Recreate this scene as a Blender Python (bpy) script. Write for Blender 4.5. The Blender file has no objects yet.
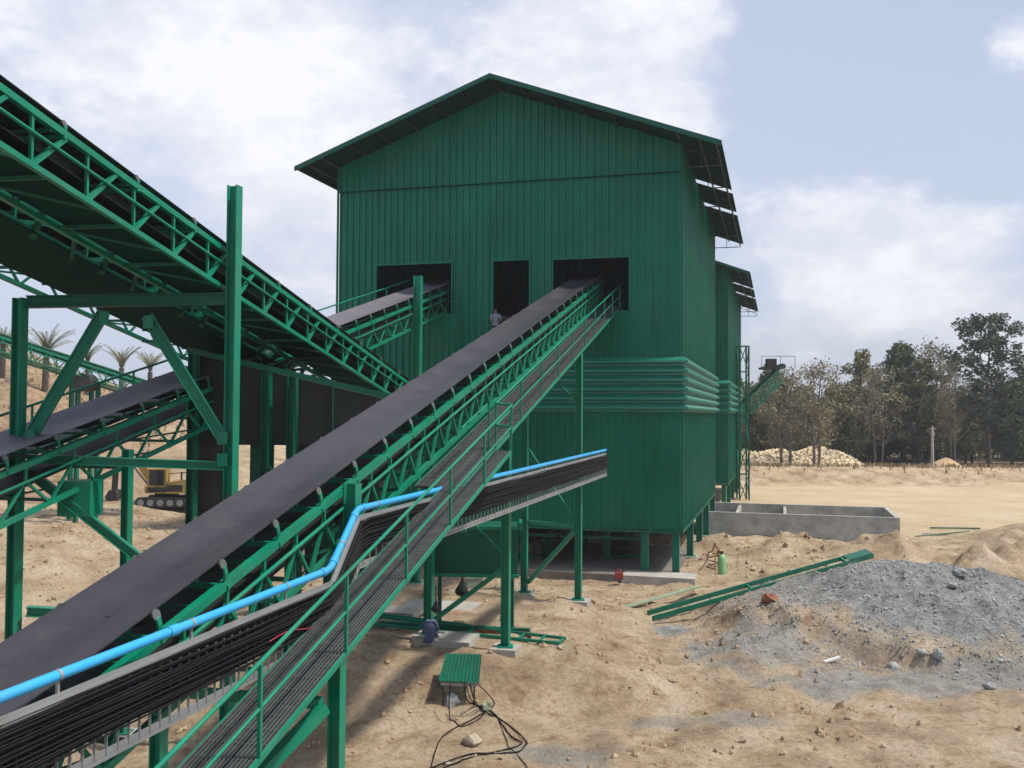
import bpy, math, random
import numpy as np
from mathutils import Vector, Matrix, Quaternion, noise
R = math.radians
random.seed(7)
sc = bpy.context.scene
col = sc.collection
HC = 7.9            # camera height
F = 950.0           # focal length in pixels of a 1024 wide frame
PITCH, ROLL = 1.77, 0.34

# ---------------------------------------------------------------- camera
cam = bpy.data.cameras.new('camera'); camo = bpy.data.objects.new('camera', cam); col.objects.link(camo)
cam.sensor_width = 36; cam.lens = F / 1024 * 36; cam.clip_start = .1; cam.clip_end = 4000
CR = Matrix.Rotation(R(90 + PITCH), 3, 'X') @ Matrix.Rotation(R(ROLL), 3, 'Z')
camo.matrix_world = Matrix.Translation((0, 0, HC)) @ CR.to_4x4()
sc.camera = camo

# ---------------------------------------------------------------- sky, sun, exposure
SUN_EL, SUN_AZ = 60.0, 98.0      # azimuth clockwise from +Y
w = bpy.data.worlds.new('World'); sc.world = w; w.use_nodes = True
nt = w.node_tree; nt.nodes.clear()
def N(nt, t, **k):
    n = nt.nodes.new(t)
    for a, b in k.items(): setattr(n, a, b)
    return n
def build_world():
    L = nt.links.new
    out = N(nt, 'ShaderNodeOutputWorld'); sky = N(nt, 'ShaderNodeTexSky', sky_type='NISHITA')
    sky.sun_disc = False; sky.sun_elevation = R(SUN_EL); sky.sun_rotation = R(SUN_AZ)
    sky.dust_density = 2.5; sky.air_density = 1.0; sky.altitude = 50
    tc = N(nt, 'ShaderNodeTexCoord')
    nrm = N(nt, 'ShaderNodeVectorMath', operation='NORMALIZE'); L(tc.outputs['Generated'], nrm.inputs[0])
    bg1 = N(nt, 'ShaderNodeBackground'); bg1.inputs[1].default_value = .12; L(sky.outputs[0], bg1.inputs[0])
    mp = N(nt, 'ShaderNodeMapping'); mp.inputs['Scale'].default_value = (1, 1, 1.7); L(nrm.outputs[0], mp.inputs[0])
    def noise_(scale, det, rough, off):
        n = N(nt, 'ShaderNodeTexNoise'); n.inputs['Scale'].default_value = scale
        n.inputs['Detail'].default_value = det; n.inputs['Roughness'].default_value = rough
        m2 = N(nt, 'ShaderNodeVectorMath', operation='ADD'); m2.inputs[1].default_value = off
        L(mp.outputs[0], m2.inputs[0]); L(m2.outputs[0], n.inputs['Vector']); return n.outputs['Fac']
    def math_(op, a, b=None, clamp=False):
        m = N(nt, 'ShaderNodeMath', operation=op); m.use_clamp = clamp
        for i, v in enumerate((a, b)):
            if v is None: continue
            if isinstance(v, (int, float)): m.inputs[i].default_value = v
            else: L(v, m.inputs[i])
        return m.outputs[0]
    def bump(px, py, k, amp):      # cloud bank in one direction of the sky
        d = (CR @ Vector(((px - 512) / F, (384 - py) / F, -1))).normalized()
        dp = N(nt, 'ShaderNodeVectorMath', operation='DOT_PRODUCT'); dp.inputs[1].default_value = d
        L(nrm.outputs[0], dp.inputs[0])
        e = math_('SUBTRACT', dp.outputs['Value'], 1.0); e = math_('MULTIPLY', e, k); e = math_('EXPONENT', e)
        return math_('MULTIPLY', e, amp)
    n1 = noise_(2.4, 8, .60, (3.1, .4, 1.2)); n2 = noise_(7.5, 9, .62, (7.7, 2, 5)); n3 = noise_(22, 6, .6, (1, 2, 9))
    base = math_('ADD', math_('MULTIPLY', n1, .62), math_('MULTIPLY', n2, .62)); base = math_('ADD', base, math_('MULTIPLY', n3, .22))
    for b in ((215, 45, 120, .25), (290, 110, 120, .20), (60, 40, 90, .14), (640, 60, 110, .30), (560, 25, 140, .14), (700, 100, 400, .14), (870, 215, 260, .27), (800, 250, 260, .17), (1020, 40, 1100, .36),
              (980, 270, 200, .2), (330, 200, 160, .16), (930, 300, 120, .1), (900, 90, 90, -.30), (780, 90, 500, -.14), (960, 150, 200, -.14), (440, 30, 500, -.06)):
        base = math_('ADD', base, bump(*b))
    rmp = N(nt, 'ShaderNodeMapRange'); rmp.interpolation_type = 'SMOOTHSTEP'
    rmp.inputs['From Min'].default_value = .79; rmp.inputs['From Max'].default_value = .97; L(base, rmp.inputs['Value'])
    cr = N(nt, 'ShaderNodeValToRGB'); L(math_('ADD', math_('MULTIPLY', n2, .6), math_('MULTIPLY', base, .5)), cr.inputs[0])
    cr.color_ramp.elements[0].position = .58; cr.color_ramp.elements[0].color = (.62, .65, .76, 1)
    cr.color_ramp.elements[1].position = .90; cr.color_ramp.elements[1].color = (.97, .96, .98, 1)
    e = cr.color_ramp.elements.new(.76); e.color = (.74, .76, .83, 1)
    bg2 = N(nt, 'ShaderNodeBackground'); bg2.inputs[1].default_value = 1.0; L(cr.outputs[0], bg2.inputs[0])
    # thin high veil, thicker on the left and near the horizon
    dl = N(nt, 'ShaderNodeVectorMath', operation='DOT_PRODUCT'); dl.inputs[1].default_value = (-.75, .3, -.55); L(nrm.outputs[0], dl.inputs[0])
    vf = N(nt, 'ShaderNodeMapRange'); vf.inputs['From Min'].default_value = -.35; vf.inputs['From Max'].default_value = .45; vf.inputs['To Min'].default_value = .50; vf.inputs['To Max'].default_value = .92
    L(dl.outputs['Value'], vf.inputs['Value'])
    bgv = N(nt, 'ShaderNodeBackground'); bgv.inputs[0].default_value = (.58, .65, .80, 1)
    mv = N(nt, 'ShaderNodeMixShader'); L(vf.outputs[0], mv.inputs[0]); L(bg1.outputs[0], mv.inputs[1]); L(bgv.outputs[0], mv.inputs[2])
    fc = math_('MULTIPLY', rmp.outputs[0], .74)
    mx = N(nt, 'ShaderNodeMixShader'); L(fc, mx.inputs[0]); L(mv.outputs[0], mx.inputs[1]); L(bg2.outputs[0], mx.inputs[2])
    L(mx.outputs[0], out.inputs[0])
build_world()
sun = bpy.data.lights.new('sun', 'SUN'); sun.energy = 3.7; sun.angle = R(3.5); sun.color = (1, .94, .84)
suno = bpy.data.objects.new('sun', sun); col.objects.link(suno)
sd = Vector((math.cos(R(SUN_EL)) * math.sin(R(SUN_AZ)), math.cos(R(SUN_EL)) * math.cos(R(SUN_AZ)), math.sin(R(SUN_EL))))
suno.rotation_euler = sd.to_track_quat('Z', 'Y').to_euler()
sc.view_settings.view_transform = 'Standard'; sc.view_settings.look = 'None'
sc.view_settings.exposure = 0.22; sc.view_settings.gamma = 1

# ---------------------------------------------------------------- helpers
def at(px, py, Y):
    d = CR @ Vector(((px - 512) / F, (384 - py) / F, -1)); d = d / d.y
    return Vector((0, 0, HC)) + d * Y
def atz(px, py, z):
    d = CR @ Vector(((px - 512) / F, (384 - py) / F, -1))
    return Vector((0, 0, HC)) + d * ((z - HC) / d.z)
def sstep(a, b, x):
    t = max(0, min(1, (x - a) / (b - a))); return t * t * (3 - 2 * t)

def hit(px, py, y0=16, y1=140):
    Y = y0
    while Y < y1:
        p = at(px, py, Y)
        if p.z <= gz(p.x, p.y): return p
        Y += .1
    return at(px, py, y1)

def wpos(o):
    p = Vector((0, 0, 0))
    while o is not None:
        p += o.location; o = o.parent
    return p
def tag(o, label=None, cat=None, group=None, kind=None):
    if label: o['label'] = label
    if cat: o['category'] = cat
    if group: o['group'] = group
    if kind: o['kind'] = kind
    return o
def empty(name, loc, label, cat, group=None):
    o = bpy.data.objects.new(name, None); col.objects.link(o); o.location = loc; o.empty_display_size = .2
    return tag(o, label, cat, group)

def crumple(mb, k, sc):
    mb.v = [tuple(Vector(v) + Vector((noise.noise(Vector(v) * sc), noise.noise(Vector(v) * sc + Vector((9, 0, 0))), noise.noise(Vector(v) * sc + Vector((0, 9, 0))))) * k) for v in mb.v]; return mb
class MB:
    def __init__(s): s.v = []; s.f = []; s.sm = []
    def add(s, vs, fs, smooth=False):
        b = len(s.v); s.v += [tuple(v) for v in vs]; s.f += [tuple(b + i for i in f) for f in fs]; s.sm += [smooth] * len(fs); return s
    def hexa(s, a, b):     # a, b: 4 corner loops
        fs = [(3, 2, 1, 0), (4, 5, 6, 7)] + [(i, (i + 1) % 4, 4 + (i + 1) % 4, 4 + i) for i in range(4)]
        return s.add(list(a) + list(b), fs)
    def box(s, c, d, rz=0.0):
        c = Vector(c); x, y, z = [q / 2 for q in d]; m = Matrix.Rotation(rz, 3, 'Z')
        lo = [c + m @ Vector(p) for p in ((-x, -y, -z), (x, -y, -z), (x, y, -z), (-x, y, -z))]
        hi = [c + m @ Vector(p) for p in ((-x, -y, z), (x, -y, z), (x, y, z), (-x, y, z))]
        return s.hexa(lo, hi)
    def bar(s, p, q, wd, ht, up=(0, 0, 1)):
        p = Vector(p); q = Vector(q); d = (q - p).normalized(); up = Vector(up)
        if abs(d.dot(up)) > .98: up = Vector((.2334, .9724, 0))
        r = d.cross(up).normalized(); u = r.cross(d)
        k = [(-wd / 2, -ht / 2), (wd / 2, -ht / 2), (wd / 2, ht / 2), (-wd / 2, ht / 2)]
        return s.hexa([p + r * a + u * b for a, b in k], [q + r * a + u * b for a, b in k])
    def hcol(s, p, q, wd, dp, side=(1, 0, 0), t=.02):   # rolled H section; flanges face +-side
        p = Vector(p); q = Vector(q); d = (q - p).normalized(); r = Vector(side); r = (r - d * r.dot(d)).normalized(); u = d.cross(r)
        for g in (-1, 1):
            o = r * g * (dp / 2 - t / 2)
            s.bar2(p + o, q + o, r, u, t, wd)
        s.bar2(p, q, r, u, dp - 2 * t, t)
        return s
    def bar2(s, p, q, r, u, a, b):
        k = [(-a / 2, -b / 2), (a / 2, -b / 2), (a / 2, b / 2), (-a / 2, b / 2)]
        return s.hexa([p + r * x + u * y for x, y in k], [q + r * x + u * y for x, y in k])
    def tube(s, pts, r, n=8, caps=True):
        pts = [Vector(p) for p in pts]; rings = []
        rr = r if isinstance(r, (list, tuple)) else [r] * len(pts)
        ref = None
        for i, p in enumerate(pts):
            d = (pts[min(i + 1, len(pts) - 1)] - pts[max(i - 1, 0)]).normalized()
            if ref is None:
                ref = d.orthogonal().normalized()
            ref = (ref - d * ref.dot(d)).normalized(); b = d.cross(ref)
            rings.append([p + (ref * math.cos(2 * math.pi * k / n) + b * math.sin(2 * math.pi * k / n)) * rr[i] for k in range(n)])
        vs = [v for rg in rings for v in rg]; fs = []
        for i in range(len(pts) - 1):
            for k in range(n): fs.append((i * n + k, i * n + (k + 1) % n, (i + 1) * n + (k + 1) % n, (i + 1) * n + k))
        s.add(vs, fs, True)
        if caps: s.add(rings[0], [tuple(range(n - 1, -1, -1))]); s.add(rings[-1], [tuple(range(n))])
        return s
    def ball(s, c, r, n=8, m=6, sq=(1, 1, 1)):
        vs = []; fs = []
        for i in range(m + 1):
            th = math.pi * i / m
            for k in range(n):
                a = 2 * math.pi * k / n
                vs.append((c[0] + r * sq[0] * math.sin(th) * math.cos(a), c[1] + r * sq[1] * math.sin(th) * math.sin(a), c[2] + r * sq[2] * math.cos(th)))
        for i in range(m):
            for k in range(n): fs.append((i * n + k, (i + 1) * n + k, (i + 1) * n + (k + 1) % n, i * n + (k + 1) % n))
        return s.add(vs, fs, True)
    def mesh(s, name, mat, off=Vector((0, 0, 0))):
        me = bpy.data.meshes.new(name)
        me.from_pydata([(v[0] - off[0], v[1] - off[1], v[2] - off[2]) for v in s.v], [], s.f)
        me.polygons.foreach_set('use_smooth', s.sm)
        if mat: me.materials.append(mat)
        me.update(); return me
    def build(s, name, mat, parent=None):
        off = wpos(parent) if parent else Vector((0, 0, 0))
        o = bpy.data.objects.new(name, s.mesh(name, mat, off)); col.objects.link(o)
        if parent: o.parent = parent
        return o
    def thing(s, name, mat, label, cat, group=None, kind=None):
        lo = np.array(s.v); c = Vector(((lo[:, 0].min() + lo[:, 0].max()) / 2, (lo[:, 1].min() + lo[:, 1].max()) / 2, lo[:, 2].min()))
        o = bpy.data.objects.new(name, s.mesh(name, mat, c)); col.objects.link(o); o.location = c
        return tag(o, label, cat, group, kind)

# ---------------------------------------------------------------- materials
def mat(name, base, rough=.5, metal=0.0, var=.12, scale=1.5, bump=0.0, bscale=20, dirt=None, dirt_amt=.3, spec=.5, obj_rand=0.0, dscale=.9):
    m = bpy.data.materials.new(name); m.use_nodes = True; t = m.node_tree; L = t.links.new
    p = t.nodes['Principled BSDF']; p.inputs['Roughness'].default_value = rough; p.inputs['Metallic'].default_value = metal
    p.inputs['Specular IOR Level'].default_value = spec
    g = N(t, 'ShaderNodeNewGeometry')
    n = N(t, 'ShaderNodeTexNoise'); n.inputs['Scale'].default_value = scale; n.inputs['Detail'].default_value = 5; L(g.outputs['Position'], n.inputs['Vector'])
    hv = N(t, 'ShaderNodeHueSaturation'); hv.inputs['Color'].default_value = (*base, 1)
    mr = N(t, 'ShaderNodeMapRange'); mr.inputs['From Min'].default_value = .3; mr.inputs['From Max'].default_value = .7
    mr.inputs['To Min'].default_value = 1 - var; mr.inputs['To Max'].default_value = 1 + var; L(n.outputs['Fac'], mr.inputs['Value'])
    val = mr.outputs[0]
    if obj_rand:
        oi = N(t, 'ShaderNodeObjectInfo'); mm = N(t, 'ShaderNodeMath', operation='MULTIPLY_ADD'); L(oi.outputs['Random'], mm.inputs[0])
        mm.inputs[1].default_value = obj_rand * 2; mm.inputs[2].default_value = 1 - obj_rand
        m3 = N(t, 'ShaderNodeMath', operation='MULTIPLY'); L(mm.outputs[0], m3.inputs[0]); L(val, m3.inputs[1]); val = m3.outputs[0]
    L(val, hv.inputs['Value']); colr = hv.outputs[0]
    if dirt:
        n2 = N(t, 'ShaderNodeTexNoise'); n2.inputs['Scale'].default_value = dscale; n2.inputs['Detail'].default_value = 8; n2.inputs['Roughness'].default_value = .7
        L(g.outputs['Position'], n2.inputs['Vector'])
        r2 = N(t, 'ShaderNodeMapRange'); r2.inputs['From Min'].default_value = .45; r2.inputs['From Max'].default_value = .75; r2.inputs['To Max'].default_value = dirt_amt
        L(n2.outputs['Fac'], r2.inputs['Value'])
        mx = N(t, 'ShaderNodeMix', data_type='RGBA'); mx.inputs['B'].default_value = (*dirt, 1); L(r2.outputs[0], mx.inputs['Factor']); L(colr, mx.inputs['A']); colr = mx.outputs['Result']
        ra = N(t, 'ShaderNodeMath', operation='MULTIPLY_ADD'); L(r2.outputs[0], ra.inputs[0]); ra.inputs[1].default_value = .5; ra.inputs[2].default_value = rough; L(ra.outputs[0], p.inputs['Roughness'])
    L(colr, p.inputs['Base Color'])
    if bump:
        n3 = N(t, 'ShaderNodeTexNoise'); n3.inputs['Scale'].default_value = bscale; n3.inputs['Detail'].default_value = 6; L(g.outputs['Position'], n3.inputs['Vector'])
        b = N(t, 'ShaderNodeBump'); b.inputs['Strength'].default_value = bump; b.inputs['Distance'].default_value = .05; L(n3.outputs['Fac'], b.inputs['Height']); L(b.outputs[0], p.inputs['Normal'])
    return m
def streaks(m, vec_scale, rot, colr, amt, lo=.5, hi=.75, fine=None):
    t = m.node_tree; L = t.links.new; p = t.nodes['Principled BSDF']; src = p.inputs['Base Color'].links[0].from_socket
    g = N(t, 'ShaderNodeNewGeometry'); mp = N(t, 'ShaderNodeMapping', vector_type='TEXTURE'); mp.inputs['Rotation'].default_value = (0, 0, rot); L(g.outputs['Position'], mp.inputs['Vector'])
    ml = N(t, 'ShaderNodeVectorMath', operation='MULTIPLY'); ml.inputs[1].default_value = vec_scale; L(mp.outputs[0], ml.inputs[0])
    n = N(t, 'ShaderNodeTexNoise'); n.inputs['Scale'].default_value = 1; n.inputs['Detail'].default_value = 7; n.inputs['Roughness'].default_value = .65; L(ml.outputs[0], n.inputs['Vector'])
    r = N(t, 'ShaderNodeMapRange'); r.inputs['From Min'].default_value = lo; r.inputs['From Max'].default_value = hi; r.inputs['To Max'].default_value = amt; L(n.outputs['Fac'], r.inputs['Value'])
    x = N(t, 'ShaderNodeMix', data_type='RGBA'); L(r.outputs[0], x.inputs['Factor']); L(src, x.inputs['A']); x.inputs['B'].default_value = (*colr, 1); L(x.outputs['Result'], p.inputs['Base Color'])
DUST = (.22, .18, .12)
M = {}
M['green'] = mat('green_paint', (.001, .205, .118), .42, spec=.35, var=.14, dirt=DUST, dirt_amt=.14, bump=.05)
M['clad'] = mat('green_cladding', (.0003, .158, .094), .38, spec=.25, var=.16, scale=.35, dirt=(.004, .17, .105), dirt_amt=.3, bump=.06, bscale=3, dscale=.5)
M['trim'] = mat('green_trim', (.001, .085, .052), .42, spec=.3, var=.08)
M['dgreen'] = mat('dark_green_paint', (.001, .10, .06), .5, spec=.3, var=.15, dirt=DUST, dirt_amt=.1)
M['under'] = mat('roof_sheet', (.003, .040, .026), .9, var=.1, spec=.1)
M['lgreen'] = mat('louvre_green', (.012, .19, .125), .30, spec=.9, var=.06)
M['belt'] = mat('rubber_belt', (.034, .031, .040), .48, var=.10, scale=.5, dirt=(.085, .08, .09), dirt_amt=.35, bump=.08, bscale=30)
M['beltback'] = mat('far_rubber_belt', (.125, .115, .14), .6, var=.1, dirt=(.17, .16, .16), dirt_amt=.4)
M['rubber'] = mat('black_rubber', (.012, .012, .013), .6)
M['roller'] = mat('idler_roller', (.02, .02, .022), .45, var=.2)
M['cap'] = mat('roller_cap', (.12, .125, .12), .45, metal=.3)
M['galv'] = mat('galvanised_steel', (.29, .305, .31), .45, metal=.35, var=.12, dirt=(.16, .14, .11), dirt_amt=.5)
M['cable'] = mat('black_cable', (.006, .005, .007), .7, spec=.25, var=.35, scale=4)
M['red'] = mat('red_cable', (.25, .02, .03), .5)
M['pipe'] = mat('blue_pipe', (.03, .36, .72), .35, var=.05, dirt=DUST, dirt_amt=.15)
M['deck'] = mat('walkway_backing', (.028, .032, .031), .7, var=.2)
M['grate'] = mat('walkway_grating', (.085, .092, .09), .55, metal=.2, var=.25, scale=6)
M['conc'] = mat('concrete', (.40, .38, .34), .85, var=.15, bump=.3, dirt=(.2, .16, .11), dirt_amt=.5)
M['concg'] = mat('grey_concrete', (.43, .425, .41), .85, var=.2, bump=.3, dirt=(.12, .11, .10), dirt_amt=.5)
M['yellow'] = mat('yellow_paint', (.40, .25, .06), .7, dirt=DUST, dirt_amt=.8)
M['dark'] = mat('dark_metal', (.02, .02, .02), .55, dirt=DUST, dirt_amt=.3)
M['glass'] = mat('cab_glass', (.02, .025, .03), .08, var=0)
M['white'] = mat('white_paint', (.7, .7, .68), .5)
M['steel'] = mat('bare_steel', (.25, .25, .26), .4, metal=.7)
M['rust'] = mat('rusty_steel', (.22, .08, .035), .8, var=.3, scale=8)
M['bag'] = mat('black_bag', (.01, .01, .012), .5, bump=.6, bscale=25)
M['cloth'] = mat('blue_cloth', (.07, .10, .17), .9, bump=.6, bscale=25)
M['pale'] = mat('pale_green_paint', (.26, .32, .22), .6)
M['cyl'] = mat('gas_cylinder_green', (.22, .45, .20), .4)
M['hose'] = mat('red_hose', (.22, .035, .025), .6)
M['skin'] = mat('skin', (.25, .13, .08), .6)
M['shirt'] = mat('pale_shirt', (.20, .23, .32), .9)
M['hair'] = mat('hair', (.01, .008, .007), .7)
M['rock'] = mat('pale_rock', (.38, .32, .24), .9, var=.25, bump=.6, bscale=9)
M['grock'] = mat('grey_rock', (.27, .275, .26), .9, var=.25, bump=.6, bscale=9)
M['rubrock'] = mat('pale_rubble', (.68, .57, .40), .9, var=.35, scale=.8, bump=.4)
M['bark'] = mat('bark', (.09, .07, .055), .95, var=.3, scale=3)
M['palebark'] = mat('pale_bark', (.20, .17, .14), .95, var=.3, scale=3)
def leafmat(name, base, var=.35, sc=.5): 
    m = mat(name, base, .7, var=var, scale=sc, obj_rand=.14, spec=.25); return m
M['leaf_dark'] = leafmat('dark_leaves', (.085, .125, .048))
M['leaf_mid'] = leafmat('olive_leaves', (.20, .195, .095))
M['leaf_dry'] = leafmat('dry_leaves', (.24, .215, .13))
M['leaf_blue'] = leafmat('eucalyptus_leaves', (.060, .090, .055))
M['leaf_palm'] = leafmat('palm_fronds', (.20, .21, .13))
M['dry_grass'] = leafmat('dry_grass', (.40, .30, .18), .3)

streaks(M['clad'], (1.6, 1.6, .10), 0, (.03, .24, .16), .38); streaks(M['clad'], (3.2, 3.2, .22), 0, (.0, .07, .04), .6, .52, .72); streaks(M['clad'], (.5, .5, .5), 0, (.16, .20, .15), .22, .55, .8)
streaks(M['belt'], (5, .12, 1), R(-13.5), (.10, .092, .09), .2, .5, .8); streaks(M['belt'], (14, .5, 1), R(-13.5), (.02, .018, .022), .3, .5, .7); streaks(M['belt'], (1.2, 1.2, 1), 0, (.12, .105, .095), .2, .55, .75)
streaks(M['beltback'], (5, .12, 1), R(-13.5), (.09, .08, .095), .5, .5, .8)
streaks(M['green'], (.8, .8, .8), 0, (.05, .14, .10), .3, .52, .75)
# ---------------------------------------------------------------- terrain
def fb(x, y, s, o=4): return noise.fractal(Vector((x * s, y * s, 1.7)), 1.0, 2.0, o)
GP = (16.6, 35.8)   # grey gravel heap
def gz(x, y):
    z = 0.0
    # raised working pad under the conveyor bents
    pad = sstep(24.8, 27.3, y - .12 * x + .5 * fb(x, y, .35, 2)) * (1 - sstep(37, 44, y)) * (1 - sstep(1.5, 6.0, x)) * sstep(-15, -7, x)
    z += .95 * pad + pad * (1 - sstep(27, 30, y)) * .12 * fb(x, y, 1.3, 4)
    # front left rises a bit towards the camera side
    # left ground steps up behind the conveyors
    left = sstep(-9, -20, x) if False else (1 - sstep(-26, -11, x))
    z += 2.1 * left * sstep(40, 58, y)
    # sand heap in the left middle distance
    for cx, cy, rx, ry, h in ((-18.5, 45, 8, 7, 1.5), (-11.5, 50, 7, 6, 1.6), (-25, 43, 7, 6, 1.5)):
        d = ((x - cx) / rx) ** 2 + ((y - cy) / ry) ** 2
        z += h * math.exp(-d * 1.6) 
    # hillside far left
    z += 12.5 * (1 - sstep(-62, -20, x + .25 * (y - 85))) * sstep(62, 96, y) 
    z += 3.2 * sstep(60, 75, y) * (1 - sstep(-16, -4, x)) * (1 - sstep(100, 140, y)) * .9
    # grey gravel heap
    dx, dy = (x - GP[0]) / 9.8, (y - GP[1]) / 6.9
    d = math.sqrt(dx * dx + dy * dy)
    d += .10 * fb(x, y, .3, 3)
    z += 2.0 * (1 - sstep(.0, 1.05, d)) + .15 * (1 - sstep(.7, 1.1, d)) + .42 * (1 - sstep(.90, .985, d + .06 * fb(x, y, 1.1, 3))) * (1 - sstep(13, 18, x))
    # spur of the heap to the left and low apron
    z += .75 * math.exp(-(((x - 8.8) / 2.2) ** 2 + ((y - 32.2) / 3.2) ** 2))
    z += .45 * math.exp(-(((x - 13) / 5) ** 2 + ((y - 47) / 5) ** 2))
    # brown heap behind the grey one
    for cx, cy, rx, ry, h in ((25.5, 47, 3.2, 2.6, 1.1), (22, 44.5, 2.6, 2.0, .8), (19.5, 50, 2.6, 2.2, .8), (15, 52, 2.2, 1.6, .6), (28.5, 51, 3, 2.4, 1.0), (12.5, 56, 2, 1.4, .5)):
        z += 1.5 * h * max(0, 1 + .5 * fb(x, y, .8, 3)) * math.exp(-(((x - cx) / rx) ** 2 + ((y - cy) / ry) ** 2) * 1.4)
    z += 1.5 * math.exp(-(((x - 31.5) / 5) ** 2 + ((y - 57) / 4.5) ** 2) * 1.3)
    z += .5 * math.exp(-(((x - 21) / 6) ** 2 + ((y - 52) / 4) ** 2))
    z += 1.1 * math.exp(-(((x - 53) / 5) ** 2 + ((y - 99) / 4) ** 2) * 1.5)
    # berm beyond the road and higher field behind
    bz = 1.7 * sstep(107, 113, y + 1.0 * fb(x, y, .08, 2)) * sstep(10, 26, x) * (1 - .55 * sstep(116, 120, y))
    z += bz
    # roughness
    near = 1 - sstep(60, 100, y)
    road = sstep(62, 70, y) * (1 - sstep(104, 108, y)) * sstep(8, 18, x)
    z += (.16 * fb(x, y, .45, 4) + .055 * fb(x + 9, y, 1.7, 4)) * (1 - .85 * road) * (.4 + .6 * near)
    z += .05 * abs(fb(x, y + 4, 3.6, 4)) * near * (1 - road)
    z += (.28 * abs(fb(x, y + 20, .9, 4)) + .1) * math.exp(-(((x - 20) / 10) ** 2 + ((y - 53) / 5) ** 2))
    z += .13 * abs(fb(x + 3, y, 1.3, 4)) * sstep(-.1, .3, fb(x, y + 7, .22, 2)) * near * (1 - road)
    z -= .10 * (1 - sstep(.0, .35, abs(fb(x + 40, y, .28, 3)))) * near * (1 - road)
    heap = 1 - sstep(.5, 1.15, d)
    z += heap * (.20 * fb(x, y, .9, 4) + .05 * abs(fb(x, y, 4.5, 3)))
    if 30 < x < 45 or y > 60: pass
    return z
def axis(segs):
    out = []
    for a, b, s in segs:
        n = max(1, int(round((b - a) / s))); out += [a + (b - a) * i / n for i in range(n)]
    out.append(segs[-1][1]); return out
xs = axis([(-900, -300, 100), (-300, -100, 20), (-100, -40, 2), (-40, -12, .7), (-12, 26, .2), (26, 40, .5), (40, 110, 2), (110, 300, 20), (300, 900, 100)])
ys = axis([(-60, 0, 12), (0, 16, 2), (16, 20, .6), (20, 46, .2), (46, 66, .4), (66, 130, 1.2), (130, 200, 6), (200, 400, 40), (400, 2500, 300)])
def build_ground():
    nx, ny = len(xs), len(ys); co = []; c1 = []
    for y in ys:
        for x in xs:
            co.append((x, y, gz(x, y)))
            dx, dy = (x - GP[0]) / 9.8, (y - GP[1]) / 6.9
            d = math.sqrt(dx * dx + dy * dy) + .22 * fb(x, y, .5, 4)
            grey = (1 - sstep(.72, 1.02, d)) * (.35 + .65 * sstep(7.5, 12.5, x + 1.5 * fb(x, y, .6, 3)))
            # washed grey film in front of the heap, and spills
            for cx, cy, rx, ry, a in ((11.0, 28.2, 3.6, 1.5, .8), (5.3, 24.8, 2.2, .8, .55), (1.3, 22.2, 1.5, .9, .6), (5.9, 34.3, .9, .8, 1.0), (14.5, 28.3, 4.5, 1.6, .8), (7.8, 31.0, 2.2, 2.0, .8)):
                q = ((x - cx) / rx) ** 2 + ((y - cy) / ry) ** 2 + .9 * fb(x, y, .9, 4)
                grey = max(grey, a * (1 - sstep(.3, 1.2, q)))
            road = sstep(60, 69, y + 2 * fb(x, y, .1, 2)) * (1 - sstep(104, 108.5, y)) * sstep(6, 14, x)
            path = math.exp(-(((x + 14.5 + .1 * (y - 36)) / 3.5) ** 2 + ((y - 37) / 3.4) ** 2))
            road = max(road, min(1, path * 1.2))
            green = sstep(-34, -48, x) * 0 + sstep(112, 135, y) * (1 - sstep(10, 24, -x) if x < 0 else 1)
            hill = 1 - sstep(-40, -22, x + .25 * (y - 85)) if y > 60 else 0
            c1.append((grey, road, max(green, 0), max(hill, 0)))
    fs = [(j * nx + i, j * nx + i + 1, (j + 1) * nx + i + 1, (j + 1) * nx + i) for j in range(ny - 1) for i in range(nx - 1)]
    me = bpy.data.meshes.new('ground'); me.from_pydata(co, [], fs); me.polygons.foreach_set('use_smooth', [True] * len(fs))
    at_ = me.color_attributes.new('zones', 'FLOAT_COLOR', 'POINT'); at_.data.foreach_set('color', [q for c in c1 for q in c])
    o = bpy.data.objects.new('ground', me); col.objects.link(o); o['kind'] = 'structure'
    m = bpy.data.materials.new('dirt'); m.use_nodes = True; t = m.node_tree; L = t.links.new; p = t.nodes['Principled BSDF']
    p.inputs['Roughness'].default_value = .95; p.inputs['Specular IOR Level'].default_value = .2
    g = N(t, 'ShaderNodeNewGeometry'); va = N(t, 'ShaderNodeVertexColor', layer_name='zones'); sp = N(t, 'ShaderNodeSeparateColor'); L(va.outputs['Color'], sp.inputs[0])
    def no(scale, det=8, ro=.6, off=0):
        n = N(t, 'ShaderNodeTexNoise'); n.inputs['Scale'].default_value = scale; n.inputs['Detail'].default_value = det; n.inputs['Roughness'].default_value = ro
        if off:
            ad = N(t, 'ShaderNodeVectorMath', operation='ADD'); ad.inputs[1].default_value = (off, off, 0); L(g.outputs['Position'], ad.inputs[0]); L(ad.outputs[0], n.inputs['Vector'])
        else: L(g.outputs['Position'], n.inputs['Vector'])
        return n.outputs['Fac']
    def ramp(f, els):
        r = N(t, 'ShaderNodeValToRGB'); L(f, r.inputs[0]); e = r.color_ramp.elements
        e[0].position, e[0].color = els[0][0], (*els[0][1], 1); e[1].position, e[1].color = els[-1][0], (*els[-1][1], 1)
        for ps, c in els[1:-1]: k = e.new(ps); k.color = (*c, 1)
        return r.outputs[0]
    def mix(f, a, b, mode='MIX'):
        x = N(t, 'ShaderNodeMix', data_type='RGBA', blend_type=mode)
        if isinstance(f, float): x.inputs['Factor'].default_value = f
        else: L(f, x.inputs['Factor'])
        L(a, x.inputs['A']); L(b, x.inputs['B']); return x.outputs['Result']
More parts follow.
